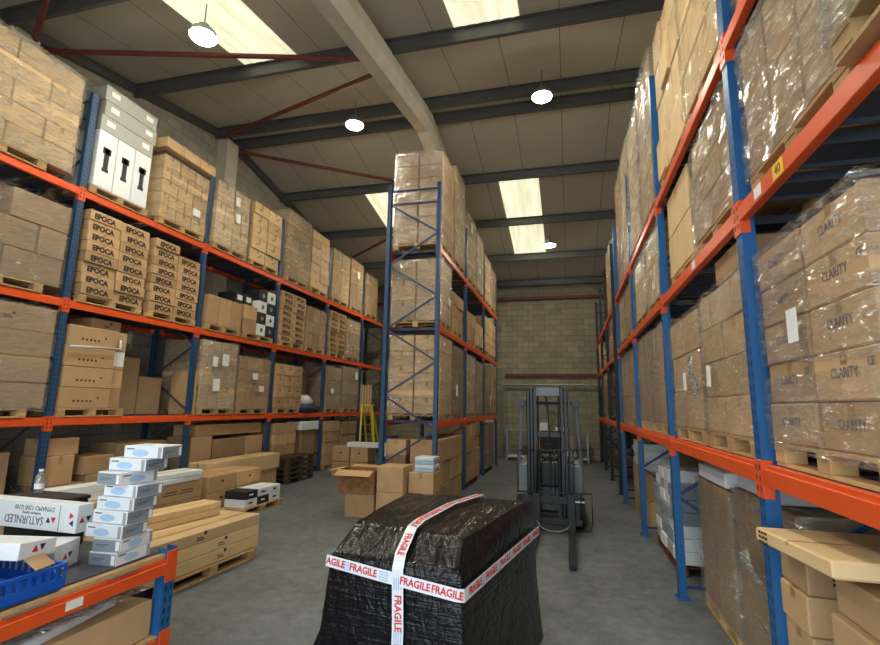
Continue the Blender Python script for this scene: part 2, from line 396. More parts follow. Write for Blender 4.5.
def film_shell(dx, dy, dz, seed, loose=.014, gap=.03, bw=.36):
    """bands of clear film wound round a load; base centre at the origin"""
    from mathutils import noise
    r = random.Random(seed); b = MB(); per = []; st = .075
    n1 = max(6, int(dx/st)); n2 = max(6, int(dy/st)); hx, hy = dx/2+.004, dy/2+.004
    for i in range(n1): per.append((-hx+2*hx*i/n1, -hy, 0, -1))
    for i in range(n2): per.append((hx, -hy+2*hy*i/n2, 1, 0))
    for i in range(n1): per.append((hx-2*hx*i/n1, hy, 0, 1))
    for i in range(n2): per.append((-hx, hy-2*hy*i/n2, -1, 0))
    nb = max(2, int(round(dz/(bw+gap)))); bh = dz/nb; n = len(per)
    for k in range(nb):
        z0 = k*bh+gap/2 - (.05 if k == 0 else 0); z1 = (k+1)*bh-gap/2; tl = r.uniform(-.05,.05); nv = 7; ph = r.uniform(0,6); sl = r.uniform(-3,3)
        base = len(b.v)
        for j in range(nv+1):
            for i, (x, y, nx, ny) in enumerate(per):
                t = i/n; zz = z0+(z1-z0)*j/nv + tl*math.sin(2*PI*t+ph)
                p = Vector((x*4.0, y*4.0, zz*13+(x+y)*sl+seed))
                w = noise.noise(p)*loose*1.3 + noise.noise(p*2.7)*loose*.7 + r.uniform(-.2,.2)*loose
                o = .003+abs(w)
                b.v.append((x+nx*o, y+ny*o, min(max(zz+r.uniform(-.004,.004),-.1), dz+.012)))
        for j in range(nv):
            for i in range(n):
                b.f.append((base+j*n+i, base+j*n+(i+1)%n, base+(j+1)*n+(i+1)%n, base+(j+1)*n+i)); b.m.append(0)
    base = len(b.v)
    for (x, y, nx, ny) in per:
        b.v.append((x, y, dz+.008)); f = r.uniform(.55,.9)
        b.v.append((x*f if nx else x*.97, y*f if ny else y*.97, dz+.012+r.uniform(0,.01)))
    for i in range(n):
        j = (i+1) % n
        if r.random() < .8: b.f.append((base+2*i, base+2*j, base+2*j+1, base+2*i+1)); b.m.append(0)
    return b

def cells(n, odd):
    if not odd or n < 2: return [(i/n, (i+1)/n) for i in range(n)]
    e = [0]+[(i+.5)/n for i in range(n)]+[1]
    return [(e[i], e[i+1]) for i in range(n+1)]

SHELF = {'left': (-7.33, 1.0, 1), 'right': (1.135, 1.02, -1), 'centre': (-2.475, 1.1, 1)}
def load(side, y0, y1, z0, z1, nz, ny, what, nick, m='kraft', wrap=True, nx=1, brick=False, drop=(), printed=None,
         pal=True, xoff=0, D=None, labels=0, palparts=False, wood='wood', group=None, jit=.012, tape=True, faces=None, film_seed=None, palz=None):
    """goods standing on a pallet; nick says where (used in labels)"""
    xf, dep, sg = SHELF[side]
    xf -= sg*xoff; dep = D or dep
    r = random.Random(int(y0*100+z0*1000)); W = y1-y0; H = z1-z0
    xc = xf-sg*dep/2; yc = (y0+y1)/2
    aisle = '+x' if sg > 0 else '-x'
    if pal:
        pallet(xc, yc, (z0-PH-.001) if palz is None else palz, dep-.02, min(W, 1.2) if W > .9 else W+.04, 'wooden pallet under the %s' % nick, 'pallets under stacked goods', wood, palparts)
    root = None
    if wrap:
        root = thing('wrapped_pallet_load', '%s %s' % (what, nick), 'pallet load', (xc,yc,z0), 0, group or 'film wrapped pallet loads')
    ch = H/nz
    for k in range(nz):
        cs = cells(ny, brick and k % 2 == 1)
        for q, (a, b_) in enumerate(cs):
            if k == nz-1 and q in drop: continue
            for d in range(nx):
                dx = dep/nx-.012-r.uniform(0,.02); dy = (b_-a)*W-.012-r.uniform(0,.012); dz = ch-.011
                me = carton_mesh(dx, dy, dz, m, tape)
                px = (xf-sg*(d+.5)*dep/nx) - (xc if root else 0)
                py = y0+(a+b_)/2*W - (yc if root else 0)
                j = jit*(.4 if wrap else 1)
                px += (r.uniform(-j,j) if not wrap else -sg*r.uniform(0,j)); py += r.uniform(-.002,.002)
                pz = k*(ch-.0065)*(1 if nz > 1 else 1)+(0 if root else z0)
                o = inst('carton', me, root, (px,py,pz), (0,0,r.uniform(-.006,.006) if not wrap else 0))
                if not root:
                    col = '' if len(cs) == 1 else (('left','right')[q] if len(cs) == 2 else ('left','middle','right')[q] if len(cs) == 3 else NTH[q])+' column, '
                    row = '' if nz == 1 else ((ORD[nz-1-k]+' row') if k else 'bottom row')+', '
                    bk = 'back half, ' if (nx == 2 and d == 1) else ''
                    tag(o, '%s, %s%s%s%s' % (what, row, col, bk, nick), 'carton', group or 'cartons '+nick)
                if printed and d == 0: printed(o, aisle, (dx,dy,dz), r, k, q)
    if wrap:
        seed = film_seed or int(y0*37+z0*11)
        hv = 'crumpled' in what or 'shiny' in what or 'glossy' in what
        film_shell(dep, W, H, seed, .04 if 'heavily' in what else .024 if hv else .013).build('stretch_film', M['filmh' if hv else 'film'], root, smooth=True)
        for i in range(labels):
            w, h = r.choice([(.2,.15),(.15,.21),(.21,.26)] if side != 'right' else [(.12,.17),(.14,.1)])
            on_face('paper_label', sheet_mesh(w, h, M['label']), root, aisle, (dep,W,H), r.uniform(-.3,.3)*W, r.uniform(.3,.8)*H, out=.03, roll=r.uniform(-.12,.12))
    return root

def pr_logo(o, f, d, r, k, q):
    s = min(d[2]*.72, d[1]/3.7)
    on_face('printed_lettering', text_mesh('EPOCA', round(s,2), M['ink'], bold=.007), o, f, d, r.uniform(-.03,.03), d[2]*.42)
def pr_dots(o, f, d, r, k, q):
    b = MB()
    key = 'dots'
    if key not in TXT:
        for i in range(5): b.box((-.16+i*.07,-.016,0), (-.125+i*.07,.016,.001))
        b.box((.24,.04,0), (.27,.07,.001)); TXT[key] = b.mesh('symbols', M['ink'])
    on_face('printed_symbols', TXT[key], o, f, d, -.05, d[2]*.35)
def pr_mark(o, f, d, r, k, q):
    if 'mark' not in TXT:
        b = MB(); b.box((-.06,-.03,0), (.06,-.018,.001)); b.box((-.06,-.005,0), (.03,.006,.001)); b.box((.05,.02,0), (.09,.06,.001)); TXT['mark'] = b.mesh('symbols', M['ink'])
    on_face('printed_symbols', TXT['mark'], o, f, d, r.choice([-.1,.1])*d[1], d[2]*.5)
def pr_hole(o, f, d, r, k, q):
    if 'hole' not in TXT:
        b = MB(); b.box((-.03,-.02,0), (.03,.02,.001)); TXT['hole'] = b.mesh('symbols', M['ink'])
    on_face('hand_hole', TXT['hole'], o, f, d, 0, d[2]*.6)

# ------------------------------------------------------------------ the building
XWL, XWR, YB, YN, YR, SL = -8.8, 2.5, 20.8, -1.3, 10.386, .18
ZR = 9.133
def roofz(y): return ZR-SL*abs(y-YR)
b = MB(); b.box((XWL-.2,YN-3,-.2), (XWR+.2,YB+.2,0)); struct(b.build('floor', M['floor']))
b = MB(); b.box((XWL-.2,YB,0), (XWR+.2,YB+.2,roofz(YB)+.05)); struct(b.build('wall_back', M['blockB']))
def gable(x0, x1, name, m):
    b = MB(); pr = [(YN,0),(YB,0),(YB,roofz(YB)+.02),(YR,ZR+.02),(YN,roofz(YN)+.02)]
    vs = [(x0,y,z) for y,z in pr]+[(x1,y,z) for y,z in pr]
    b.add(vs, [(0,1,2,3,4),(9,8,7,6,5)]+[(i,i+5,(i+1)%5+5,(i+1)%5) for i in range(5)])
    struct(b.build(name, m))
gable(XWL-.2, XWL, 'wall_left', M['blockS']); gable(XWR, XWR+.2, 'wall_right', M['blockS'])
# front wall with the open loading doorway the picture is taken from
b = MB(); h = roofz(YN)
b.box((XWL-.2,YN-.2,0), (-4.6,YN,h)); b.box((2.2,YN-.2,0), (XWR+.2,YN,h)); b.box((-4.6,YN-.2,4.9), (2.2,YN,h))
struct(b.build('wall_front', M['blockS']))
b = MB()
for y0, y1 in ((YN-.2,YR),(YR,YB+.2)):
    z0, z1 = roofz(y0), roofz(y1); x0, x1 = XWL-.2, XWR+.2
    vs = [(x0,y0,z0),(x1,y0,z0),(x1,y1,z1),(x0,y1,z1)]; vs += [(x,y,z+.12) for x,y,z in vs]
    b.add(vs, [(0,3,2,1),(4,5,6,7),(0,1,5,4),(1,2,6,5),(2,3,7,6),(3,0,4,7)])
struct(b.build('ceiling', M['roof']))

# purlins: galvanised Z sections running across, under the roof sheets
def purlin(y, n):
    z = roofz(y); sg = 1 if y < YR else -1
    b = MB(); x0, x1 = XWL, XWR
    b.box((x0,y-.006,z-.26), (x1,y+.006,z-.02))
    b.box((x0,y-.07,z-.035), (x1,y+.0,z-.02)); b.box((x0,y,z-.26), (x1,y+.07,z-.245))
    b.box((x0,y+.06,z-.245), (x1,y+.07,z-.225))
    o = b.build('trim_%d' % n, M['purlin']); struct(o, 'galvanised roof purlin running across the hall under the roof sheets')
for n, y in enumerate([0.0, 2.6, 5.05, 7.62, 10.1, 10.72, 13.2, 15.65, 18.15, 20.45]): purlin(y, n+1)
# precast concrete roof frame and the gable posts
b = MB()
for xa, xb in ((-3.42,-2.98),):
    for y0, y1 in ((YN,YR),(YR,YB)):
        za, zb = roofz(y0)-.25, roofz(y1)-.25; t = .46
        w = .06
        vs = [(xa,y0,za),(xb,y0,za),(xb,y0,za-t*.55),(xb-w*1.6,y0,za-t),(xa+w*1.6,y0,za-t),(xa,y0,za-t*.55)]
        vs += [(xa,y1,zb),(xb,y1,zb),(xb,y1,zb-t*.55),(xb-w*1.6,y1,zb-t),(xa+w*1.6,y1,zb-t),(xa,y1,zb-t*.55)]
        b.add(vs, [(5,4,3,2,1,0),(6,7,8,9,10,11)]+[(i,(i+1)%6,(i+1)%6+6,i+6) for i in range(6)])
struct(b.build('trim_20', M['conc']), 'pale precast concrete roof beam running along the slope')
b = MB(); b.box((-3.4,20.4,0), (-3.0,20.8,roofz(20.6)-.3)); struct(b.build('trim_21', M['conc']), 'concrete column at the back wall')
for n, y in enumerate((5.3, 10.45, 15.6)):
    b = MB(); b.box((XWL,y-.22,0), (XWL+.3,y+.22,roofz(y)-.27)); struct(b.build('trim_%d' % (22+n), M['conc']), 'concrete gable post against the left wall')
b = MB()
for y0, y1 in ((YN,YR),(YR,YB)):
    za, zb = roofz(y0), roofz(y1)
    vs = [(XWL,y0,za-.02),(XWL+.12,y0,za-.02),(XWL+.12,y0,za-.2),(XWL,y0,za-.2),(XWL,y1,zb-.02),(XWL+.12,y1,zb-.02),(XWL+.12,y1,zb-.2),(XWL,y1,zb-.2)]
    b.add(vs, [(3,2,1,0),(4,5,6,7),(0,1,5,4),(1,2,6,5),(2,3,7,6),(3,0,4,7)])
struct(b.build('trim_25', M['purlin']), 'dark edge trim where the roof meets the left wall')
b = MB(); b.box((XWL,20.6,6.48), (XWR,20.8,6.6)); struct(b.build('trim_26', M['rust']), 'red oxide steel rail along the top of the back wall')
b = MB(); b.box((-2.55,20.68,3.27), (1.25,20.8,3.38)); struct(b.build('trim_27', M['rust']), 'red oxide steel rail across the middle of the back wall')
# red oxide bracing tubes
def zr(y, d=.3): return roofz(y)-d
for p, q in (((-8.7,5.75,zr(5.75)),(-3.4,7.65,zr(7.65))), ((-3.35,8.1,zr(8.1)),(-8.45,10.0,zr(10.0))), ((-8.5,10.8,zr(10.8)),(-3.4,13.35,zr(13.35))),
             ((-3.4,14.2,zr(14.2)),(-8.7,17.5,zr(17.5))), ((-8.7,5.55,zr(5.55)),(-3.4,2.4,zr(2.4)))):
    b = MB(); b.tube([p,q], .045, 12); d = (Vector(q)-Vector(p)).normalized()
    b.tube([Vector(p), Vector(p)+d*.16], .06, 12)
    o = struct(b.build('roof_brace', M['rust'])); o['label'] = 'red oxide bracing tube under the roof'
# corrugated translucent roof sheets
def skylight(x0, x1, y0, y1, n):
    b = MB(); k = int((x1-x0)/.05); vs = []
    for y in (y0, y1):
        for i in range(k+1):
            ph = (i % 4); vs.append((x0+(x1-x0)*i/k, y, roofz(y)-.006-(.012 if ph in (0,) else 0)))
    b.add(vs, [(i, i+k+1, i+k+2, i+1) for i in range(k)])
    o = b.build('window_%d' % n, M['skylight']); struct(o, 'translucent corrugated rooflight sheet')
W = 1
for x0, y0, y1 in ((-6.05,2.6,7.62), (-6.05,13.2,18.15), (-1.8,2.6,7.62), (-1.83,13.2,18.15)):
    skylight(x0, x0+1.15, y0, y1, W); W += 1

# ------------------------------------------------------------------ lamps
def lamp(x, y, where, hk=.612):
    z = roofz(y)-.62
    t = thing('high_bay_lamp', 'round white high bay lamp hanging '+where, 'ceiling lamp', (x,y,z), 0, 'high bay lamps under the roof')
    b = MB(); b.lathe([(.05,.2),(.09,.2),(.1,.12),(.19,.09),(.215,.02),(.215,.0),(.2,0)]); b.build('housing', M['galv'], t, smooth=False)
    b = MB(); b.lathe([(.05,-.05),(.13,-.04),(.185,-.022),(.2,.0),(.2,.004)], 32); b.build('lens', M['lens'], t)
    b = MB(); b.tube([(0,0,.2),(0,0,hk)], .012, 8); b.build('hook', M['galv'], t)
lamp(-5.45, 5.78, 'before the left rooflight at the photo top', .59)
lamp(-4.65, 9.7, 'left of the concrete roof beam, in the middle')
lamp(-.38, 9.55, 'over the aisle in front of the ridge')
lamp(-.5, 16.45, 'beside the far rooflight over the forklift aisle')
lamp(-.4, 3.6, 'over the aisle near the doorway')
lamp(-5.2, 2.6, 'near the front wall on the left', .355)
lamp(-5.4, 16.45, 'unseen behind the middle rack, added to brighten the back', .59)  # unseen lamp, added to brighten the far end and back wall

# ------------------------------------------------------------------ racks
def rack(name, label, xf, xr, ys, levels, top, sg, pm, dark, both=False, group=None, near_to=0, skip=()):
    """pallet racking: xf aisle face, xr far face, sg = side the aisle lies on"""
    t = thing(name, label, 'pallet rack', (xf,ys[0],0), 0, group)
    ox, oy = xf, ys[0]
    lx = xr-xf
    def post(x, y, s):
        b = MB(); d = .075*s; w = .05
        # omega profile: front plate, two sides, two returns
        b.box((-.0035,-w,0), (.0035,w,top)); 
        for e in (-1,1):
            b.box((-d,e*w-.003,0), (0,e*w+.003,top)); b.box((-d-.003*s,e*w*.72,0), (-d+.003*s,e*w+.003,top))
        o = b.build('upright_post', pm, t, (x,y,0)); 
        b = MB(); b.box((-.11*s,-.075,0), (.03*s,.075,.008)); b.lathe([(.012,.008),(.012,.02)], 6, c=(.015*s,.062,0))
        b.build('foot_plate', pm, t, (x,y,0))
    for y in ys:
        post(0, y-oy, sg); post(lx, y-oy, -sg)
        a, c = -.04*sg, lx+.04*sg
        zs = []; z = .16; s = 0
        segs = [(a, .12, c, .12), (a, top-.12, c, top-.12), (a, top-.42, c, top-.42)]
        z = top-.42; k = 0
        while z > .9:
            segs.append((a if k % 2 else c, z, c if k % 2 else a, z-.675)); z -= .675; k += 1
        for x0, z0, x1, z1 in segs:
            b = MB(); b.bar((x0,y-oy,z0), (x1,y-oy,z1), .022, .035); b.build('frame_brace', dark, t)
    for i in range(len(ys)-1):
        y0, y1 = ys[i]-oy, ys[i+1]-oy
        for li, z in enumerate(levels):
            if (i, li) in skip: continue
            for x, s in ((0,sg),(lx,-sg)):
                b = MB(); b.bevbox((x+min(-.045*s,.01*s),y0+.05,z-.12), (x+max(-.045*s,.01*s),y1-.05,z-.025), .004)
                b.bevbox((x+min(-.045*s,-.006*s),y0+.05,z-.03), (x+max(-.045*s,-.006*s),y1-.05,z), .003)
                bo = b.build('beam', M['orange'], t)
                if s == sg or both:
                    for e, yy in ((1,y0),(-1,y1)):
                        b = MB(); b.bevbox((x+min(.0045*s,.011*s),min(yy,yy+e*.053),z-.2), (x+max(.0045*s,.011*s),max(yy,yy+e*.053),z+.02), .002)
                        b.box((x+min(-.05*s,.011*s),yy+e*.052,z-.2), (x+max(-.05*s,.011*s),yy+e*.058,z+.02))
                        for hz in (-.16,-.1,-.04): b.box((x+.0105*s,yy+e*.02,z+hz), (x+.0125*s,yy+e*.036,z+hz+.028), 1)
                        b.build('beam_connector', [M['orange'], M['navy']], bo)
            for j in range(6):
                yy = y0+(y1-y0)*(.12+.152*j)
                b = MB(); b.box((-.05*sg,yy-.13,z-.035), (lx+.05*sg,yy+.13,z-.003)); b.box((-.05*sg,yy-.13,z-.06), (lx+.05*sg,yy-.12,z-.035)); b.box((-.05*sg,yy+.12,z-.06), (lx+.05*sg,yy+.13,z-.035)); b.build('support_bar', M['blueD'], t)
    return t
LL, LR, LC = (1.735,3.507,5.298), (1.692,3.316,4.536), (1.71,3.60,5.27)
YL = [2.92+2.8*i for i in range(7)]
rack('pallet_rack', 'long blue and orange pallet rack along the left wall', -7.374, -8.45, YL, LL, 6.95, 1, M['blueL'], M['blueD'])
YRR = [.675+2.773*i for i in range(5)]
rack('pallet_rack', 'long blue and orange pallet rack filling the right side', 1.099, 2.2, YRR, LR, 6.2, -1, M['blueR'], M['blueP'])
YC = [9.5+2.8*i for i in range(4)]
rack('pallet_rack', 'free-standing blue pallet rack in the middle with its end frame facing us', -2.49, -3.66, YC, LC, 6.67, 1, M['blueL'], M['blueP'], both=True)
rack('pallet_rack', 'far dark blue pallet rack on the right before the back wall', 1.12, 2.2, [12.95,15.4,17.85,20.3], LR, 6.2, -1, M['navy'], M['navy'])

# ------------------------------------------------------------------ goods: left rack
lr = 'on the left rack '
def nick(level, n): return '%s left shelf, %s %s camera' % (level, n, 'to' if n in ('nearest','frontmost') else 'from')
# top shelf
load('left', 3.55, 5.5, 5.432, 7.06, 5, 2, 'wide brown cartons in glossy film,', nick('top','nearest'), 'tan', brick=True, labels=0, film_seed=3)
def white_stack():
    xf = -7.34; z = 5.432; nk = 'top shelf of the left rack'
    pallet(-7.84, 6.38, 5.30, .98, 1.15, 'wooden pallet under the white and grey boxes on the top shelf', 'pallets under stacked goods')
    for i, p in enumerate(('left','middle','right')):
        y = 6.02+.355*i; d = (.9,.345,.98)
        me = carton_mesh(*d, 'white', False)
        o = inst('product_box', me, None, (xf-.46,y,z)); tag(o, 'tall white box with black printed figure, %s of three, top left shelf' % p, 'box', 'tall white boxes on the top left shelf')
        b = MB(); b.box((-.045,-.2,0), (.045,.16,.001)); b.box((-.075,.05,0), (.075,.16,.001)); b.box((-.06,-.26,0), (.06,-.2,.001))
        on_face('printed_figure', b.mesh('print', M['black']), o, '+x', d, .0, .55)
    for k in range(3):
        d = (.95,1.06,.27); me = carton_mesh(*d, 'silver', False)
        o = inst('carton', me, None, (xf-.49,6.40+(-.02,.02,.0)[k],z+.984+.273*k)); tag(o, 'wide grey carton, %s layer over the tall white boxes' % ('bottom','middle','top')[k], 'carton', 'wide grey cartons on the top left shelf')
        for u in (-.35,.36): on_face('paper_label', sheet_mesh(.16,.09,M['label']), o, '+x', d, u, .16)
white_stack()
load('left', 7.18, 8.42, 5.432, 6.72, 5, 3, 'brown cartons in film with overhanging top row,', nick('top','third'), 'tan', brick=True, labels=1, nx=2)
for i in range(3):
    d = (.62,.44,.2); o = inst('carton', carton_mesh(*d,'kraft'), None, (-7.52,7.28+.45*i,6.745)); tag(o, 'flat brown carton, %s of three lying across the overhanging load' % ('left','middle','right')[i], 'carton', 'flat cartons on the overhanging load')
load('left', 8.68, 9.84, 5.432, 6.88, 3, 2, 'pale brown cartons in film with labels,', nick('top','fourth'), 'pale', labels=2, brick=True)
load('left', 9.98, 11.2, 5.432, 6.95, 5, 2, 'brown carton', 'on top shelf of left rack, fifth load from camera', 'tan', wrap=False, jit=.03, printed=pr_mark)
load('left', 11.5, 12.8, 5.432, 7.35, 5, 2, 'tall brown cartons with glossy film,', nick('top','sixth'), 'tan', brick=True)
load('left', 12.87, 14.0, 5.432, 7.28, 7, 2, 'brown carton', 'on top shelf of left rack, seventh load from camera', 'tan', wrap=False, jit=.03)
load('left', 14.25, 15.55, 5.432, 7.1, 2, 2, 'big plain brown cartons in film,', nick('top','eighth'), 'tan')
load('left', 15.65, 16.75, 5.432, 7.16, 2, 2, 'plain brown cartons in film with label,', nick('top','ninth'), 'kraft', labels=1)
load('left', 17.05, 18.2, 5.432, 7.0, 4, 2, 'dark brown cartons in film,', nick('top','tenth'), 'kraft', brick=True)
# middle shelf
load('left', 3.9, 5.58, 3.641, 4.92, 3, 2, 'big dull brown cartons in film,', nick('middle','nearest'), 'dull', brick=True, labels=1, drop=(0,), palparts=True)
load('left', 5.87, 7.08, 3.641, 5.09, 8, 2, 'brown carton with dark lettering', 'printed stack left of pair, left rack', 'kraft', wrap=False, printed=pr_logo, palparts=True, jit=.02)
load('left', 7.2, 8.4, 3.641, 5.06, 8, 2, 'brown carton with dark lettering', 'printed stack right of pair, left rack', 'kraft', wrap=False, printed=pr_logo, palparts=True, jit=.02, drop=(1,))
load('left', 8.69, 9.86, 3.641, 4.28, 1, 3, 'tall plain brown carton', 'on middle shelf beside black and white boxes', 'kraft', wrap=False)
def mono_stack():
    y0 = 9.93; z = 3.641
    pallet(-7.83, 10.56, 3.509, .98, 1.2, 'wooden pallet under the black and white boxes, middle left shelf', 'pallets under stacked goods')
    for k in range(2):
        d = (.55,.5,.33); o = inst('carton', carton_mesh(*d,'kraft'), None, (-7.63,y0+.26,z+.333*k)); tag(o, 'small brown carton, %s of two left of the black and white boxes' % ('lower','upper')[k], 'carton', 'brown cartons by the black and white boxes')
    pat = ['wbkw','kwwk','wkkw','kwwb']
    for c in range(2):
        for k in range(4):
            d = (.4,.34,.285); y = y0+.7+.36*c; w = (k+c) % 2 == 0
            o = inst('product_box', carton_mesh(*d,'white' if w else 'black',False), None, (-7.54,y,z+.288*k))
            tag(o, '%s box with round print, %s row %s column, middle left shelf' % ('white' if w else 'black', (ORD[3-k]), ('left','right')[c]), 'box', 'black and white boxes on the middle left shelf')
            b = MB(); b.lathe([(.03,0),(.055,.0012),(.04,.0014)], 18); on_face('printed_ring', b.mesh('ring', M['greyink' if w else 'greyc']), o, '+x', d, 0, .14)
    for c in range(3):
        d = (.5,.3,.27); w = c == 2
        o = inst('product_box', carton_mesh(*d,'white' if w else 'black',False), None, (-7.75+.02*c,y0+.0+.31*c,z+.67 if c < 2 else z+.67)) if c < 2 else None
        if o:
            tag(o, 'black box with white label lying on small brown cartons, %s one' % ('left','right')[c], 'box', 'black boxes on the small brown cartons')
            on_face('paper_label', sheet_mesh(.18,.12,M['label']), o, '+x', d, 0, .15)
mono_stack()
load('left', 11.46, 12.72, 3.641, 5.06, 8, 2, 'brown carton with dark lettering', 'far printed stack, left rack', 'kraft', wrap=False, printed=pr_logo, jit=.02)
load('left', 12.78, 14.0, 3.641, 4.86, 3, 3, 'plain brown cartons in film,', nick('middle','sixth'), 'kraft')
load('left', 14.26, 15.4, 3.641, 5.05, 8, 2, 'brown carton with dark lettering', 'farthest printed stack, left rack', 'kraft', wrap=False, printed=pr_logo, jit=.02)
load('left', 15.48, 16.65, 3.641, 4.95, 3, 2, 'brown cartons in glossy film,', nick('middle','eighth'), 'kraft', brick=True)
# lower shelf
load('left', 3.95, 5.6, 1.869, 3.33, 4, 1, 'wide brown cartons in film,', nick('lower','nearest'), 'dull', labels=0, printed=pr_mark, palparts=True, xoff=.0)
def b1():
    nk = 'lower left shelf, beside the empty slot'
    pallet(-7.84, 6.38, 1.737, .98, 1.16, 'wooden pallet under the symbol printed cartons beside the empty slot', 'pallets under stacked goods', parts=True)
    for k in range(4):
        d = (.9,.84,.315); o = inst('carton', carton_mesh(*d,'kraft',False), None, (-7.8,6.23+.01*(k%2),1.869+.32*k))
        tag(o, 'wide brown carton with symbol row, %s, lower left shelf' % ('bottom','second','third','uppermost')[k]+' of four', 'carton', 'symbol printed cartons on the lower left shelf')
        pr_dots(o, '+x', d, RND, 0, 0)
        d = (.8,.26,.318); o = inst('carton', carton_mesh(*d,'kraft',False), None, (-7.86,6.815+.008*(k%2),1.869+.32*k))
        tag(o, 'narrow brown carton beside symbol carton, %s of four, lower left shelf' % ('bottom','second','third','uppermost')[k], 'carton', 'narrow cartons on the lower left shelf')
        if k == 2:
            s = sheet_mesh(.24,.24,M['label']); on_face('paper_label', s, o, '+x', d, .0, .18, out=.003)
    d = (.5,.55,.2); o = inst('carton', carton_mesh(*d,'kraft'), None, (-7.9,6.7,3.155)); tag(o, 'square brown carton on top of the symbol printed cartons', 'carton')
    on_face('printed_symbols', TXT['mark'], o, '+x', d, 0, .1)
    b = MB(); rr = random.Random(4)
    b.tube([(-7.29,5.81,2.80),(-7.29,6.2,2.83),(-7.29,6.69,2.85),(-7.42,6.79,2.92),(-7.43,6.8,3.02)], [.02,.012,.014,.03,.02], 8)
    o = b.build('film_strand', M['metal_white'], smooth=True); tag(o, 'twisted white film strand across the symbol printed cartons', 'plastic film')
b1()
for i, (y, h, dd) in enumerate(((7.45,1.05,.5),(8.02,.72,.5))):
    d = (.42,.55,h); o = inst('carton', carton_mesh(*d,'dull'), None, (-8.12,y,1.74)); tag(o, '%s dark carton set back in the empty lower left slot' % ('tall','short')[i], 'carton', 'cartons at the back of the empty slot')
b = MB(); b.bevbox((-7.36,8.59,1.745), (-7.95,8.62,2.62), .003); o = b.build('board', M['ply']); tag(o, 'pale upright board by the wrapped load with paper labels', 'board')
load('left', 8.70, 9.84, 1.869, 3.32, 3, 2, 'brown cartons in crumpled glossy film with labels,', nick('lower','third'), 'tan', brick=True, labels=3)
load('left', 9.92, 11.16, 1.869, 3.1, 4, 2, 'dull brown cartons in film with labels,', nick('lower','fourth'), 'kraft', brick=True, labels=2)
load('left', 11.42, 12.76, 1.869, 3.06, 4, 3, 'square brown carton with hand hole', 'lower shelf of left rack', 'kraft', wrap=False, printed=pr_hole)
d = (.5,1.1,1.3); o = inst('carton', carton_mesh(*d,'dull'), None, (-8.13,13.42,1.74)); tag(o, 'huge dark brown carton behind the bag on the lower left shelf', 'carton')
def bag():
    t = thing('tool_bag', 'dark blue bag with white top on the lower left shelf', 'bag', (-7.56,13.25,1.74))
    r = random.Random(5)
    for nm, m, z0, s in (('body','bluebag',0,1.0),('white_cover','metal_white',.2,.86)):
        b = MB(); b.lathe([(.22*s,z0),(.34*s,z0+.06),(.36*s,z0+.16),(.26*s,z0+.27),(.1*s,z0+.31)], 18)
        b.v = [(x*(.8)+r.uniform(-.02,.02), y*1.25+r.uniform(-.03,.03), max(0,z+r.uniform(-.012,.012))) for x,y,z in b.v]
        b.build(nm, M[m], t, smooth=True)
bag()
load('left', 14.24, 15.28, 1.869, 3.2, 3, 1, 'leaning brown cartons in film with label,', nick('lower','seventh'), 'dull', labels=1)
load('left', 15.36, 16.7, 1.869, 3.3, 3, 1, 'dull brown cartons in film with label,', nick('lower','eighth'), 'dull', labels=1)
def crate():
    t = thing('slatted_crate', 'pale slatted crate at the far end of the lower left shelf', 'crate', (-7.8,17.55,1.74))
    b = MB(); b.box((-.4,-.55,0), (.38,.55,.95)); b.build('body', M['ply'], t)
    for i in range(5):
        b = MB(); y = -.5+.25*i; b.bevbox((.381,y-.045,0), (.41,y+.045,1.0), .003); b.build('slat', M['pale'], t)
crate()
# ground level under the left rack

def box1(x, y, z, d, m, label, rot=0, group=None, name='carton', cat='carton', pr=None, face='+x', tape=True):
    o = inst(name, carton_mesh(*d, m, tape), None, (x,y,z), (0,0,rot)); tag(o, label, cat, group)
    if pr: pr(o, face, d, RND, 0, 0)
    return o
gl = 'dark cartons under the left rack'
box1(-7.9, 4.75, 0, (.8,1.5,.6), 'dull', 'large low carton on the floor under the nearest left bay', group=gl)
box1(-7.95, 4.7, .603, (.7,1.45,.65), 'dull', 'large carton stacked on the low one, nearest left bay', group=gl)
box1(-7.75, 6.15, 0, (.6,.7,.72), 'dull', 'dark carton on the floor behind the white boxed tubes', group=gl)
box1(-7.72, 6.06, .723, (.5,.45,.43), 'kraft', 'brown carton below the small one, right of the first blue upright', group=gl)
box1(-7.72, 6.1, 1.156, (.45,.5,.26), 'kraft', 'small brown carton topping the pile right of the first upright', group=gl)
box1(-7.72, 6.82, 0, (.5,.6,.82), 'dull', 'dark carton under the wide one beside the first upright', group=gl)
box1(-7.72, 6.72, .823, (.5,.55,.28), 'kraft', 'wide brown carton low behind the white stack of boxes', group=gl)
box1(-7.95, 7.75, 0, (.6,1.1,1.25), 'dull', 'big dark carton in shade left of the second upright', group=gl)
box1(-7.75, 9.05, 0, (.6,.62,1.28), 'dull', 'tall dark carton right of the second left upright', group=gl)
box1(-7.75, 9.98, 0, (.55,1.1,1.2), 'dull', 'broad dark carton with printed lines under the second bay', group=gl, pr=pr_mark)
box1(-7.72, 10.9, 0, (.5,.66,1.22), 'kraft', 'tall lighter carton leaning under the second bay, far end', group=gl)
box1(-7.75, 10.0, 1.285, (.55,2.3,.24), 'kraft', 'long flat carton lying on the tall dark cartons', group=gl)
box1(-7.13, 9.85, 0, (.40,2.5,.46), 'kraft', 'low base carton under the long open carton', group=gl)
box1(-7.12, 9.87, .463, (.44,2.56,.34), 'tan', 'long brown open carton lying before the dark cartons', group=gl)
for k in range(5):
    pallet(-7.35, 12.15, k*.1305, 1.0, 1.3, 'dark weathered pallet, %s of five stacked on the floor' % ('bottom','second','third','fourth','topmost')[k], 'dark weathered pallets', 'woodd')
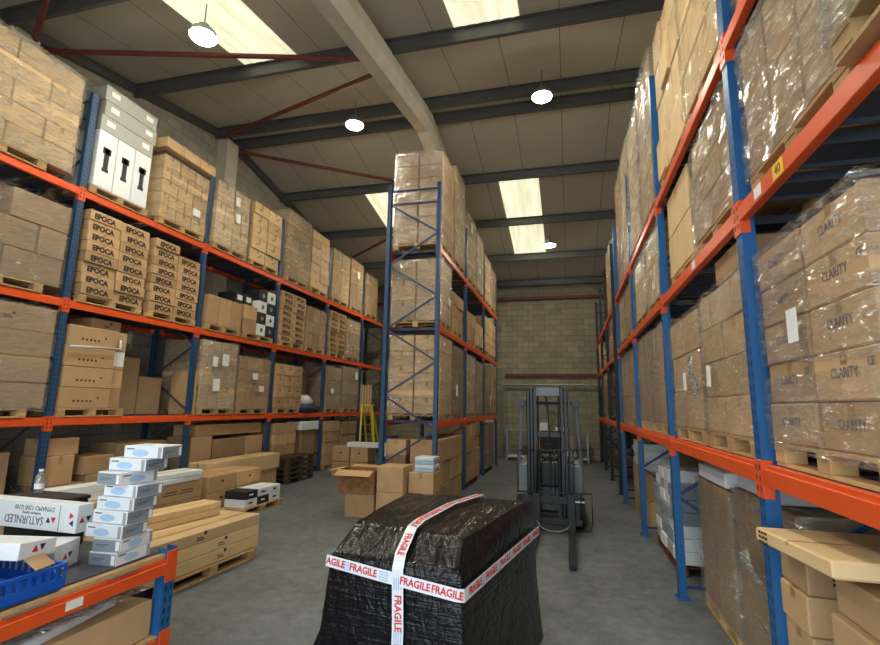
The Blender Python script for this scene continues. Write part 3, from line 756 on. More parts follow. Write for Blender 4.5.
load('left', 11.55, 12.6, .656, 1.5, 3, 2, 'brown carton', 'on the dark pallets under the left rack', 'kraft', wrap=False, pal=False, D=.8)
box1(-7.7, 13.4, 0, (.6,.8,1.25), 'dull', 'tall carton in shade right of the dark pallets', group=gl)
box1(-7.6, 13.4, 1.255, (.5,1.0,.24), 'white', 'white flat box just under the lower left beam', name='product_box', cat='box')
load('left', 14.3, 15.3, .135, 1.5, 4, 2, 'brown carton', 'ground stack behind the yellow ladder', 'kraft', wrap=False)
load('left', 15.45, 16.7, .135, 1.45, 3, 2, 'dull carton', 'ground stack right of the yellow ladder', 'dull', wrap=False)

# ------------------------------------------------------------------ goods: centre rack
def cn(level, n): return '%s middle rack shelf, %s from front' % (level, n)
load('centre', 9.6, 10.72, 5.402, 7.5, 7, 2, 'tall stack of brown cartons in film,', cn('top','first'), 'kraft', brick=True, nx=2, film_seed=8)
load('centre', 10.82, 12.0, 5.402, 7.75, 6, 2, 'tall brown cartons in crumpled film,', cn('top','second'), 'tan', brick=True)
load('centre', 12.42, 13.6, 5.402, 7.2, 5, 2, 'pale brown cartons in crumpled film,', cn('top','third'), 'pale', labels=1)
load('centre', 13.7, 14.9, 5.402, 7.1, 5, 2, 'pale brown cartons in film with label,', cn('top','fourth'), 'pale', labels=1)
load('centre', 15.25, 16.4, 5.402, 6.9, 4, 2, 'brown cartons in film,', cn('top','fifth'), 'tan')
load('centre', 16.5, 17.7, 5.402, 6.8, 4, 2, 'dull cartons in film,', cn('top','sixth'), 'dull')
load('centre', 9.6, 10.55, 3.732, 5.06, 3, 1, 'big glossy film wrapped cartons,', cn('middle','first'), 'tan', labels=1, nx=2, film_seed=21)
load('centre', 10.7, 11.85, 3.732, 4.62, 3, 2, 'brown carton', 'middle shelf of the middle rack, first bay', 'kraft', wrap=False, nx=1)
load('centre', 12.42, 13.5, 3.732, 4.5, 2, 2, 'rounded brown carton', 'middle shelf, middle rack, second bay near half', 'kraft', wrap=False)
load('centre', 13.62, 14.8, 3.732, 4.4, 2, 2, 'brown carton', 'middle shelf, middle rack, second bay far half', 'tan', wrap=False)
load('centre', 15.3, 17.6, 3.732, 4.9, 4, 3, 'brown carton', 'middle shelf of the middle rack, third bay', 'tan', wrap=False)
load('centre', 9.6, 10.68, 1.842, 3.46, 5, 1, 'large brown cartons in streaky film,', cn('lower','first'), 'tan', nx=2, film_seed=4)
load('centre', 10.78, 11.95, 1.842, 3.38, 3, 2, 'grey brown cartons in film,', cn('lower','second'), 'dull', labels=1)
load('centre', 12.42, 13.5, 1.842, 3.34, 3, 2, 'cartons in bright glossy film,', cn('lower','third'), 'pale')
load('centre', 13.6, 14.8, 1.842, 3.3, 5, 2, 'brown cartons in loose film,', cn('lower','fourth'), 'kraft', brick=True)
load('centre', 15.25, 16.4, 1.842, 3.3, 4, 2, 'dull brown cartons in film,', cn('lower','fifth'), 'dull')
load('centre', 16.5, 17.7, 1.842, 3.42, 4, 2, 'brown cartons in film,', cn('lower','sixth'), 'kraft')
load('centre', 9.62, 11.9, .004, 1.36, 3, 3, 'brown carton', 'ground stack under the front bay, middle rack', 'kraft', wrap=False, pal=False, D=.62, brick=True, jit=.02)
for i in range(3):
    box1(-3.36, 9.86+.62*i, 0, (.42,.55,1.02), 'dull', 'large carton on the floor under the middle rack, %s from front' % NTH[i], group='large cartons under the middle rack')
box1(-3.36, 9.86, 1.023, (.42,.5,.3), 'kraft', 'flat brown carton under the lowest shelf of the middle rack')
def clutter():
    r = random.Random(3)
    for i in range(4):
        t = thing('cable_reel', 'dark cable reel under the middle rack, %s of four' % NTH[i], 'reel', (-3.36,10.33+.3*i,1.023), 0, 'dark reels under the middle rack')
        b = MB(); b.lathe([(.13,0),(.13,.02)], 16); b.build('bottom_flange', M['plastb'], t)
        b = MB(); b.lathe([(.08,.0205),(.085,.1),(.08,.2)], 16); b.build('cable_winding', M[('navy','plastb','red','greyc')[i]], t)
        b = MB(); b.lathe([(.13,.2005),(.13,.22)], 16); b.build('top_flange', M['plastb'], t)
clutter()
load('centre', 12.4, 14.3, .14, 1.6, 4, 3, 'brown carton', 'ground stack on red pallet, middle rack', 'kraft', wrap=False, D=.8, wood='woodr')
load('centre', 15.3, 17.0, .14, 1.5, 3, 2, 'dull cartons in film on the floor,', 'far ground bay of the middle rack', 'dull', wood='woodd')

# boxes on the floor in front of the middle rack
fc = 'cartons on the floor before the middle rack'
box1(-3.70, 8.92, 0, (.56,.5,.42), 'kraft', 'lower carton under the stained open box', group=fc)
box1(-3.13, 8.92, 0, (.5,.5,.46), 'kraft', 'lower carton under the taped box beside the stained one', group=fc)
def open_box(x, y, z, d, m, label, stain=True):
    t = thing('open_carton', label, 'carton', (x,y,z)); dx, dy, h = d; w = .006
    b = MB()
    b.box((-dx/2,-dy/2,0), (dx/2,dy/2,w)); b.box((-dx/2,-dy/2,w), (dx/2,-dy/2+w,h)); b.box((-dx/2,dy/2-w,w), (dx/2,dy/2,h))
    b.box((-dx/2,-dy/2+w,w), (-dx/2+w,dy/2-w,h)); b.box((dx/2-w,-dy/2+w,w), (dx/2,dy/2-w,h)); b.build('body', M[m], t)
    for (px, py, L, ax, ang) in ((0,-dy/2,dx,0,-1.9),(0,dy/2,dx,0,1.5),(-dx/2,0,dy,1,-1.7)):
        b = MB(); f = min(dx,dy)*.45
        if ax == 0: b.box((-L/2+.01,-.002,.003), (L/2-.01,.002,f)); R = Matrix.Rotation(-ang if py > 0 else -ang, 4, 'X')
        else: b.box((-.002,-L/2+.01,.003), (.002,L/2-.01,f)); R = Matrix.Rotation(ang, 4, 'Y')
        o = b.build('flap', M['kraft'], t, (px,py,h)); o.rotation_euler = R.to_euler()
    return t
open_box(-3.77, 8.9, .423, (.7,.52,.4), 'stain', 'water stained open carton with flaps out before the middle rack')
box1(-3.13, 8.92, .463, (.5,.5,.45), 'kraft', 'taped brown carton right of the stained open box', group=fc)
box1(-3.55, 9.2+.3, .0, (.5,.3,.9), 'dull', 'carton behind the stained open box', group=fc) if False else None
box1(-2.62, 9.15, 0, (.46,.5,.42), 'kraft', 'lower carton under the box with white packets', group=fc)
box1(-2.62, 9.15, .423, (.47,.5,.38), 'kraft', 'brown carton carrying the white and blue packets', group=fc)
for k in range(4):
    box1(-2.58+.012*(k%2), 9.12, .806+.068*k, (.36,.36,.064), 'white' if k % 2 else 'blueink', 'film wrapped flat packet, %s of four, before the middle rack' % ('bottom','second','third','top')[k], rot=.05*(-1)**k, group='flat packets before the middle rack', name='flat_packet', cat='packet')
# pair of carton piles further back with a white tray
for i in range(2):
    for k in range(2):
        box1(-6.3+.56*i, 13.6, .412*k, (.52,.6,.4), 'kraft', '%s %s carton of four left of the ladder foot' % (('lower','upper')[k], ('left','right')[i]), group='four cartons by the ladder', pr=pr_hole, face='-y')
def tray(x, y, z, dx, dy, h, label):
    b = MB(); w = .01
    b.box((-dx/2,-dy/2,0), (dx/2,dy/2,w)); 
    for a, c in (((-dx/2,-dy/2,w),(dx/2,-dy/2+w,h)),((-dx/2,dy/2-w,w),(dx/2,dy/2,h)),((-dx/2,-dy/2+w,w),(-dx/2+w,dy/2-w,h)),((dx/2-w,-dy/2+w,w),(dx/2,dy/2-w,h))): b.box(a, c)
    o = b.build('tray', M['white'], None, (x,y,z)); tag(o, label, 'tray')
tray(-5.68, 13.55, .815, .95, .35, .12, 'white tray lying over the four cartons by the ladder')
def drum():
    t = thing('plastic_drum', 'blue plastic drum with white label behind the four cartons', 'drum', (-5.25,14.5,0))
    b = MB(); b.lathe([(.22,0),(.25,.03),(.25,.3),(.262,.32),(.25,.34),(.25,.7),(.262,.72),(.25,.74),(.25,1.0),(.22,1.06)], 28); b.build('body', M['crate'], t, smooth=False)
    b = MB(); b.lathe([(.235,1.061),(.235,1.09),(.1,1.1)], 28); b.build('lid', M['navy'], t)
    b = MB(); b.box((-.1,-.262,.5), (.1,-.252,.9)); b.build('paper_label', M['label'], t)
drum()
def ladder():
    t = thing('step_ladder', 'yellow step ladder standing open by the left rack', 'ladder', (-5.95,14.35,.012), .0)
    H = 1.95
    for s in (-1,1):
        b = MB(); b.bar((s*.27+.12,-.25,0), (s*.15-.05,0,H), .05, .09); b.build('front_rail', M['yellow'], t)
        b = MB(); b.bar((s*.25+.12,.55,0), (s*.14-.05,.08,H-.05), .03, .05); b.build('rear_rail', M['yellow'], t)
    for i in range(6):
        f = (i+1)/7.0; w = .25-.1*f
        b = MB(); b.bevbox((-w+.12-.17*f,-.25+.25*f-.035,H*f-.015), (w+.12-.17*f,-.25+.25*f+.05,H*f+.01), .003); b.build('step', M['galv'], t)
    b = MB(); b.bevbox((-.24,-.08,H), (.14,.16,H+.05), .01); b.build('top_cap', M['yellow'], t)
ladder()

def film_tail(parent, p, size, seed, n=9):
    """crumpled end of film hanging from a wrapped load"""
    r = random.Random(seed); b = MB(); w, h = size
    for j in range(n+1):
        for i in range(n+1):
            u, v = i/n-.5, j/n; pin = .25+.75*math.sin(min(1,v*1.3)*PI/1.6)
            b.v.append((r.uniform(-.02,.02)-.03*math.sin(v*5), u*w*pin+r.uniform(-.012,.012), -v*h+r.uniform(-.01,.01)))
    for j in range(n):
        for i in range(n): b.f.append((j*(n+1)+i, j*(n+1)+i+1, (j+1)*(n+1)+i+1, (j+1)*(n+1)+i)); b.m.append(0)
    o = b.build('film_tail', M['filmt'], parent, smooth=True); o.matrix_world = Matrix.Translation(p); o.matrix_parent_inverse = Matrix.Translation(parent.location).inverted(); o.location = p
    o['label'] = 'loose crumpled white film end'
# ------------------------------------------------------------------ goods: right rack
def rn(level, n): return '%s right shelf, %s %s camera' % (level, n, 'to' if n in ('nearest','frontmost') else 'from')
def pr_clarity(o, f, d, r, k, q):
    if q != 0 or f not in ('-x',): 
        pass
    on_face('printed_lettering', text_mesh('CLARITY', .066, M['greyink'], squash=.85), o, '-x', d, (.0), d[2]*.55)
    on_face('printed_lettering', text_mesh('CE', .05, M['greyink']), o, '-x', d, .38*d[1], d[2]*.7) if k % 2 else None
    if k == 4:
        sym = MB()
        for i in range(2):
            x = -.16+.11*i; sym.box((x-.004,-.04,0), (x+.004,.01,.001)); sym.box((x-.03,.012,0), (x+.03,.02,.001)); sym.lathe([(.022,0),(.026,.001)], 12, M=Matrix.Translation((x,.025,0)))
            sym.box((x-.03,-.055,0), (x+.03,-.05,.001))
        for i in range(2):
            x = .06+.05*i; sym.box((x-.004,-.03,0), (x+.004,.03,.001)); sym.box((x-.014,.028,0), (x+.014,.036,.001))
        sym.box((.03,-.055,0), (.14,-.05,.001))
        on_face('printed_symbols', sym.mesh('symbols', M['greyink']), o, '-y', d, .1, d[2]*.55)
clar = load('right', 2.2, 3.34, 1.824, 2.96, 5, 2, 'brown lettered cartons in tight clear film,', rn('lower','nearest'), 'kraft', printed=pr_clarity, labels=1, palparts=True, nx=1, film_seed=5)
lt = load('right', 3.62, 4.74, 1.824, 2.98, 4, 2, 'brown cartons in tight streaky film, leaning top,', rn('lower','second'), 'kraft', labels=1, palparts=True, brick=True, nx=1)
film_tail(lt, (1.03,4.62,2.45), (.2,.34), 6)
box1(1.55, 4.05, 3.005, (.7,.7,.2), 'kraft', 'flat carton on the leaning film wrapped load, right rack')
load('right', 4.82, 6.08, 1.824, 2.94, 3, 2, 'square brown cartons in film with white label,', rn('lower','third'), 'kraft', labels=1, palparts=True)
load('right', 6.38, 7.55, 1.824, 3.1, 1, 2, 'smooth grey brown cartons in film,', rn('lower','fourth'), 'dull')
load('right', 7.62, 8.82, 1.824, 3.12, 1, 2, 'tall smooth brown cartons in film,', rn('lower','fifth'), 'dull')
load('right', 9.15, 10.3, 1.824, 3.12, 3, 2, 'brown cartons in loose film,', rn('lower','sixth'), 'kraft')
load('right', 10.4, 11.6, 1.824, 3.12, 3, 2, 'brown cartons in film,', rn('lower','seventh'), 'kraft')
# middle shelf
load('right', 2.18, 3.33, 3.448, 4.35, 2, 3, 'tall brown cartons in very shiny crumpled film,', rn('middle','nearest'), 'kraft', palparts=True, film_seed=9)
load('right', .9, 2.05, 3.448, 4.36, 2, 2, 'brown cartons in shiny film at the photo corner,', rn('middle','frontmost'), 'kraft', xoff=-.12)
load('right', 3.6, 4.68, 3.448, 4.36, 3, 2, 'brown cartons in stretched crumpled film,', rn('middle','second'), 'kraft', palparts=True, brick=True)
load('right', 4.9, 5.92, 3.448, 4.38, 2, 1, 'plain square brown carton', 'middle shelf of the right rack, beside wrapped load', 'tan', wrap=False, xoff=.02)
load('right', 6.4, 7.55, 3.448, 4.36, 2, 2, 'sagging cartons in crumpled film,', rn('middle','fourth'), 'tan')
load('right', 7.65, 8.8, 3.448, 4.36, 2, 2, 'pale cartons in crumpled film,', rn('middle','fifth'), 'pale')
load('right', 9.2, 10.3, 3.448, 4.36, 3, 2, 'brown cartons in film,', rn('middle','sixth'), 'kraft')
load('right', 10.4, 11.55, 3.448, 4.36, 3, 2, 'tan cartons in film,', rn('middle','seventh'), 'tan')
# top shelf
load('right', 3.6, 4.66, 4.668, 6.4, 4, 2, 'brown cartons in partial film,', rn('top','nearest'), 'tan', brick=True, xoff=-.03)
load('right', 4.76, 6.02, 4.668, 6.55, 4, 3, 'tall brown carton', 'on top shelf of the right rack, unwrapped stack', 'tan', wrap=False, jit=.025, xoff=-.02)
load('right', 6.36, 7.5, 4.668, 6.75, 4, 2, 'cartons in heavily crumpled film,', rn('top','third'), 'tan', xoff=-.02)
load('right', 7.6, 8.8, 4.668, 6.75, 4, 2, 'pale cartons in heavily crumpled film,', rn('top','fourth'), 'pale', xoff=-.02)
load('right', 9.2, 10.35, 4.668, 7.05, 5, 2, 'very tall cartons in crumpled film,', rn('top','fifth'), 'tan', xoff=.02)
load('right', 10.45, 11.6, 4.668, 7.1, 6, 2, 'very tall brown carton stack in loose film,', rn('top','sixth'), 'kraft', xoff=.02)
load('right', 2.15, 3.3, 4.668, 6.2, 3, 2, 'brown cartons in film above the picture,', rn('top','frontmost'), 'kraft')
# far rack
load('right', 13.2, 14.6, 4.668, 6.4, 4, 2, 'cartons in film on the', 'top shelf of the far dark right rack', 'tan')
load('right', 13.1, 14.4, 3.448, 4.36, 3, 2, 'cartons in film on the', 'middle shelf of the far dark right rack', 'kraft')
load('right', 18.2, 19.4, 3.448, 4.36, 3, 1, 'stacked brown carton', 'on the farthest bay of the right side', 'tan', wrap=False)
load('right', 15.7, 17.5, 1.824, 3.1, 3, 2, 'dull cartons in film on the', 'lower shelf of the far dark right rack', 'dull')

# ground level on the right
rg = 'cartons on the ground under the nearest right bay'
b = MB()
for i in range(3):
    for j in range(3): b.box((-.05+.045*i,.01-.025*j,0), (-.018+.045*i,.024-.025*j,.001))
endm = b.mesh('symbols', M['ink'])
pallet(1.86, 2.7, 0, 1.05, 1.2, 'wooden pallet on the floor under the long cartons, near right bay', 'pallets under stacked goods', parts=True)
for k in range(6):
    o = box1(1.73+.012*(k%2), 3.22, .132+.19*k, (1.2,.33,.186), 'kraft', 'long brown carton with printed end, %s of six, by the near right post' % ('bottom','second','third','fourth','fifth','uppermost')[k], group=rg)
    on_face('printed_symbols', endm, o, '-y', (1.2,.33,.186), -.44, .1)
    if k == 3: on_face('paper_label', sheet_mesh(.13,.11,M['label']), o, '-y', (1.2,.33,.186), -.52, .09)
for k in range(7):
    box1(1.73-.015*(k%3), 2.38, .132+.166*k, (1.2,.72,.162), 'kraft', 'flat wide carton, %s of seven, at the right edge of the photo' % ('bottom','second','third','fourth','fifth','sixth','uppermost')[k], group='flat cartons at the right photo edge')
o = box1(1.46, 2.86, 1.312, (.92,.86,.072), 'tan', 'long flat carton sticking out past the blue post', group=rg)
o.rotation_euler.x = -.065
on_face('printed_symbols', endm, o, '-x', (.92,.86,.072), -.33, .04)
# tall wrapped cartons standing on pallets
tl = load('right', 3.62, 4.84, .134, 1.38, 1, 2, 'very tall brown cartons in film on the floor,', 'by the near right post', 'dull', xoff=-.12+.3, D=.8, nx=1, palparts=True, film_seed=14)
load('right', 4.92, 6.08, .134, 1.31, 1, 2, 'tall purple grey cartons in film on the floor,', 'second stack from the near right post', 'dull', xoff=.18, D=.8, palparts=True)
film_tail(tl, (1.22,4.2,1.02), (.26,.2), 3)
for k, (y, x, d) in enumerate(((4.15,1.56,(.55,.8,.13)),(5.35,1.56,(.55,.9,.13)),(5.3,1.6,(.5,.75,.11)))):
    z = (1.405,1.335,1.47)[k]
    box1(x, y, z, d, 'white', 'white flat box on the tall floor cartons, %s' % ('nearest the camera','lower far one','upper far one')[k], group='white flat boxes on the tall floor cartons', name='product_box', cat='box')
def papers():
    pallet(1.75, 7.75, 0, 1.0, 1.5, 'dark red pallet under the white packets, right rack', 'pallets under stacked goods', 'woodr', True)
    r = random.Random(8)
    for i in range(4):
        for k in range(7):
            h = .15; y = 7.16+.4*i; m = r.choice(['white','white','silver','greyc'])
            if k == 6 and i in (0,3): continue
            box1(1.56+r.uniform(-.025,.025), y, .132+(h+.003)*k, (.6,.375,h), m, 'packet in the white pile on red pallet, %s layer, %s' % (('bottom','second','third','fourth','fifth','sixth','top')[k], ('nearest','second','third','farthest')[i]), rot=r.uniform(-.02,.02), group='white packets under the right rack', name='flat_packet', cat='packet', tape=False)
papers()
for i in range(2):
    for k in range(2):
        box1(1.62, 9.75+.95*i, .48*k, (.75,.85,.47), 'kraft', '%s %s brown carton on the floor, third bay of the right rack' % (('lower','upper')[k], ('near','far')[i]), group='floor cartons in the third right bay')
    for k in range(4):
        box1(1.5, 9.72+.95*i, .955+.115*k, (.5,.7,.11), 'white', 'white bag on the floor cartons, %s layer, %s pile' % (('bottom','second','third','top')[k], ('near','far')[i]), group='white bags in the third right bay', name='flat_bag', cat='bag', rot=.03*(-1)**k, tape=False)
# stickers on the right beams
def sticker(y, z, w, h, txt, m, parent_y):
    t = thing('shelf_sticker', '%s sticker on the orange middle beam, %s' % (('yellow numbered','white')[txt is None], parent_y), 'sticker', (1.088,y,z))
    b = MB(); b.box((-.0015,-w/2,-h/2), (0,w/2,h/2)); b.build('backing', m, t)
    if txt: inst('printed_number', text_mesh(txt, .075, M['ink']), t, (-.0022,0,0), FACE_ROT['-x'])
sticker(2.77, 3.245, .13, .085, '40', M['sign'], 'right rack near bay')
sticker(3.06, 3.25, .11, .07, None, M['label'], 'right rack near bay')
sticker(4.6, 3.25, .12, .07, None, M['label'], 'right rack second bay')

# ------------------------------------------------------------------ floor goods on the left
def long_cartons():
    t = [(-4.5,.88,.135,.135),(-4.5,.88,.273,.135),(-4.5,.88,.411,.13)]
    pallet(-4.5, 5.35, 0, .9, 1.5, 'wooden pallet on the floor under the long flat cartons', 'pallets under floor goods', parts=True, rot=-.05)
    for k, (x, w, z, h) in enumerate(t):
        for s in range(2):
            box1(x+(s-.5)*.43, 5.3-.02*s, z, (.41,1.75,h), 'tan', 'long flat carton, %s layer, %s side, before the bench' % (('bottom','middle','top')[k], ('wall','aisle')[s]), rot=-.05, group='long flat cartons before the bench', pr=pr_mark if s else None, face='+x')
    for k in range(2):
        box1(-4.72, 5.1, .545+.085*k, (.3,1.65,.082), 'tan', 'thin long carton, %s of two, on the long flat cartons' % ('lower','upper')[k], rot=-.12, group='thin long cartons')
long_cartons()
fl = 'cartons in the row behind the long flat ones'
pallet(-6.5, 6.8, 0, .8, 1.5, 'wooden pallet under the two wide striped cartons', 'pallets under floor goods', 'wood')
for k in range(2):
    d = (.75,1.5,.28)
    o = box1(-6.5, 6.8, .132+.284*k, d, 'kraft', '%s wide brown carton with printed bars, behind the white stack' % ('lower','upper')[k], group=fl)
    for u in (-.4,-.05):
        b = MB(); b.box((-.13,.0,0), (.13,.014,.001)); b.box((-.18,-.04,0), (.12,-.026,.001)); on_face('printed_bars', b.mesh('bars', M['ink']), o, '+x', d, u+.45, .15)
pallet(-6.5, 8.5, 0, .7, 1.7, 'wooden pallet under the four square cartons', 'pallets under floor goods', 'wood')
for i in range(2):
    for k in range(2):
        box1(-6.5, 8.1+.8*i, .132+.285*k, (.7,.76,.28), 'kraft', '%s %s square carton left of the white printed boxes' % (('lower','upper')[k], ('near','far')[i]), rot=.02*(k-.5), group=fl, pr=pr_hole)
for k in range(2):
    box1(-6.3, 7.0, .702+.085*k, (.4,.95,.08), 'white', '%s white flat box on the wide striped carton' % ('lower','upper')[k], rot=-.06*k, group='white flat boxes on the striped carton', name='product_box', cat='box')
# low pallet of black and white boxes in the aisle
pallet(-5.87, 8.65, 0, .5, 1.25, 'low pallet under the white printed boxes, aisle edge', 'pallets under floor goods', 'wood', True)
for i in range(3):
    for k in range(2):
        d = (.44,.36,.14); w = (i+k) % 3 != 1
        o = box1(-5.86, 8.28+.375*i, .132+.143*k, d, 'white' if w else 'black', '%s printed box, %s row, %s of three, aisle edge pallet' % ('white' if w else 'black', ('lower','upper')[k], ('nearest','middle','farthest')[i]), group='printed boxes on the aisle edge pallet', name='product_box', cat='box', tape=False)
        b = MB(); b.box((-.08,-.01,0), (.04,.02,.001)); on_face('printed_panel', b.mesh('print', M['black' if w else 'label']), o, '+x', d, 0, .07)
# brown carton with boxed tubes
box1(-6.3, 5.2, 0, (.95,1.3,.72), 'kraft', 'large brown carton under the white tube boxes', group=fl)
for i in range(5):
    k = 0 if i < 3 else 1
    d = (.105,.95,.1)
    o = box1(-6.12+.125*(i-1) if k == 0 else -6.05+.125*(i-3.5), 5.3, .723+.102*k, d, 'white', 'long white tube box, %s, on the large brown carton' % (('left of three below','middle of three below','right of three below','left of two above','right of two above')[i]), rot=-.1, group='long white tube boxes', name='tube_box', cat='box', tape=False)
    b = MB(); b.box((-.025,-.025,0), (.025,.01,.001)); on_face('printed_mark', b.mesh('print', M['navyink']), o, '-y', d, 0, .055)

# ------------------------------------------------------------------ workbench of racking in the left foreground
BX0, BX1, BY0, BY1, BZ = -4.25, -2.86, .55, 3.36, .9
def bench():
    t = thing('rack_workbench', 'orange and blue racking workbench in the left foreground', 'workbench', (BX1,BY1,0))
    def P(x, y, z): return (x-BX1, y-BY1, z)
    for y in (BY1-.05, BY0+.05):
        for x, s in ((BX1-.04,1),(BX0+.04,-1)):
            b = MB(); d = .075*s; w = .05
            b.box((-.0035,-w,0), (.0035,w,BZ+.02))
            for e in (-1,1): b.box((-d,e*w-.003,0), (0,e*w+.003,BZ+.02)); b.box((-d-.003*s,e*w*.72,0), (-d+.003*s,e*w+.003,BZ+.02))
            b.build('upright_post', M['blueR'], t, P(x,y,0))
        for z0, z1 in ((.1,.1),(.14,.75)):
            b = MB(); b.bar(P(BX1-.08,y,z0), P(BX0+.08,y,z1), .022, .035); b.build('frame_brace', M['blueP'], t)
    for li, z in enumerate((BZ-.045, .31)):
        for x, s in ((BX1-.036,1),(BX0+.036,-1)):
            b = MB(); p = P(x,BY0+.1,z-.11); q = P(x,BY1-.1,z)
            b.bevbox((min(p[0]-.045*s,p[0]+.012*s),p[1],p[2]), (max(p[0]-.045*s,p[0]+.012*s),q[1],q[2]-.03), .004)
            b.bevbox((min(p[0]-.045*s,p[0]),p[1],q[2]-.034), (max(p[0]-.045*s,p[0]),q[1],q[2]), .003)
            bo = b.build('beam', M['orange'], t)
            if s == 1:
                b = MB(); b.bevbox((p[0]+.004,q[1]-.004,z-.17), (p[0]+.012,q[1]+.1,z+.05), .003); b.build('beam_connector', M['orange'], bo)
                if li == 0:
                    for yy in (2.55,1.9):
                        b = MB(); b.box((p[0]+.0125,yy-BY1-.055,z-.085), (p[0]+.0135,yy-BY1+.055,z-.035)); l = b.build('paper_label', M['label'], bo)
                    for yy in (2.9,2.28):
                        b = MB(); b.bevbox((p[0]-.02,yy-BY1-.12,z+.0005), (p[0]+.014,yy-BY1+.12,z+.006), .001); b.build('board_clip', M['galv'], bo)
    b = MB(); b.bevbox(P(BX0+.04,BY0+.02,BZ-.044), P(BX1-.045,BY1-.02,BZ-.012), .003); b.build('board', M['ply'], t)
    b = MB(); b.box(P(BX0+.06,BY0+.04,BZ-.0115), P(BX1-.09,BY1-.04,BZ)); b.build('dark_mat', M['darktop'], t)
    b = MB(); b.bevbox(P(BX0+.04,BY0+.02,.311), P(BX1-.045,BY1-.02,.335), .003); b.build('lower_board', M['ply'], t)
bench()
# nine fitting boxes in a leaning stack
def fit_box(x, y, z, yaw, n, where):
    d = (.30,.215,.084)
    o = inst('light_fitting_box', fit_box.me, None, (x,y,z), (0,0,yaw))
    tag(o, 'white fitting box, %s from the bottom of the leaning stack on the bench' % n, 'box', 'white fitting boxes on the bench')
    for f in ('-y',) :
        on_face('printed_picture', fit_box.pic, o, f, d, -.02, .034)
        inst('printed_line', fit_box.line, o, (-.1,-d[1]/2-.0012,.062), FACE_ROT['-y'])
        inst('printed_strip', fit_box.strip, o, (.128,-d[1]/2-.0012,.039), FACE_ROT['-y'])
    for f, r in (('+x',FACE_ROT['+x']),('-x',FACE_ROT['-x'])):
        s = 1 if f == '+x' else -1
        inst('grey_end', fit_box.grey, o, (s*(d[0]/2+.0008),0,.039), r)
        inst('paper_label', fit_box.lab, o, (s*(d[0]/2+.0016),s*.085,.039), r)
        inst('printed_line', fit_box.line2, o, (s*(d[0]/2+.0016),-s*.03,.045), r)
b = MB(); b.bevbox((-.15,-.1075,0), (.15,.1075,.084), .002); fit_box.me = b.mesh('light_fitting_box', M['white'])
b = MB(); b.add([(.065*math.cos(t*PI/12),.024*math.sin(t*PI/12),.0) for t in range(24)]+[(.065*math.cos(t*PI/12),.024*math.sin(t*PI/12),.001) for t in range(24)], [tuple(range(24,48))]+[(i,(i+1)%24,(i+1)%24+24,i+24) for i in range(24)]); fit_box.pic = b.mesh('picture', M['blueink'])
b = MB(); b.box((-.03,-.004,0), (.03,.004,.001)); fit_box.line = b.mesh('line', M['greyink'])
b = MB(); b.box((-.05,-.004,0), (.05,.002,.0008)); b.box((-.05,-.014,0), (.02,-.010,.0008)); fit_box.line2 = b.mesh('line', M['greyink'])
b = MB(); b.box((-.012,-.038,0), (.012,.038,.001)); fit_box.strip = b.mesh('strip', M['silver'])
b = MB(); b.box((-.105,-.037,0), (.105,.037,.0008)); fit_box.grey = b.mesh('grey_end', M['greyc'])
b = MB(); b.box((-.014,-.03,0), (.014,.03,.0008)); fit_box.lab = b.mesh('label', M['label'])
for k, (dx, dy, yaw) in enumerate([(.0,.0,1.62),(.005,.01,1.66),(-.025,-.03,.03),(-.015,.0,-.02),(.0,.01,.05),(.02,.03,-.05),(-.01,.0,1.50),(.02,.05,.06),(.10,.09,.12)]):
    fit_box(-3.07+dx, 3.02+dy, BZ+.0005+.0865*k, yaw, NTH[k], '')
def logo_box(x, y, z, yaw, d, label, upside=False, letters=True, tilt=0):
    t = thing('luminaire_box', label, 'box', (x,y,z), 0); t.rotation_euler = (tilt,0,yaw)
    b = MB(); b.bevbox((-d[0]/2,-d[1]/2,0), (d[0]/2,d[1]/2,d[2]), .003); body = b.build('body', M['white'], t)
    def face(nm, me, f, u, w, roll=0):
        o = on_face(nm, me, t, f, d, u, w, roll=roll); return o
    tri = MB(); s = .042
    tri.add([(-s,0,0),(0,0,0),(-s*.5,s*.9,0),(-s,0,.001),(0,0,.001),(-s*.5,s*.9,.001)], [(3,4,5),(0,1,4,3),(1,2,5,4),(2,0,3,5)])
    tri2 = MB(); tri2.add([(.006,s*.9,0),(.006+s,s*.9,0),(.006+s/2,0,0),(.006,s*.9,.001),(.006+s,s*.9,.001),(.006+s/2,0,.001)], [(5,4,3),(0,1,4,3),(1,2,5,4),(2,0,3,5)])
    a, c = tri.mesh('triangle', M['redink']), tri2.mesh('triangle', M['navyink'])
    rl = PI if upside else 0
    if letters:
        face('printed_logo', a, '-y', d[0]*.25, d[2]*.5, rl); face('printed_logo', c, '-y', d[0]*.25, d[2]*.5, rl)
        face('printed_lettering', text_mesh('SATURNLED', .08, M['greyink'], squash=.85), '-y', -d[0]*.03, d[2]*.34, rl)
        face('printed_lettering', text_mesh('Intelligent Lighting', .024, M['greyink']), '-y', .04, d[2]*.58, rl)
        face('printed_lettering', text_mesh('DYNAMO 1200 G100', .046, M['greyink'], squash=.9), '-y', .06, d[2]*.78, rl)
        b = MB(); b.box((-.002,-d[2]/2+.004,0), (.002,d[2]/2-.004,.001)); face('printed_line', b.mesh('line', M['greyink']), '-y', d[0]*.33, d[2]/2)
        face('printed_logo', a, '-y', d[0]*.43, d[2]*.5, rl+1.57); face('printed_logo', c, '-y', d[0]*.43, d[2]*.5, rl+1.57)
    for f in ('+x',):
        face('printed_logo', a, f, .0, d[2]*.35); face('printed_logo', c, f, 0, d[2]*.35)
    return t
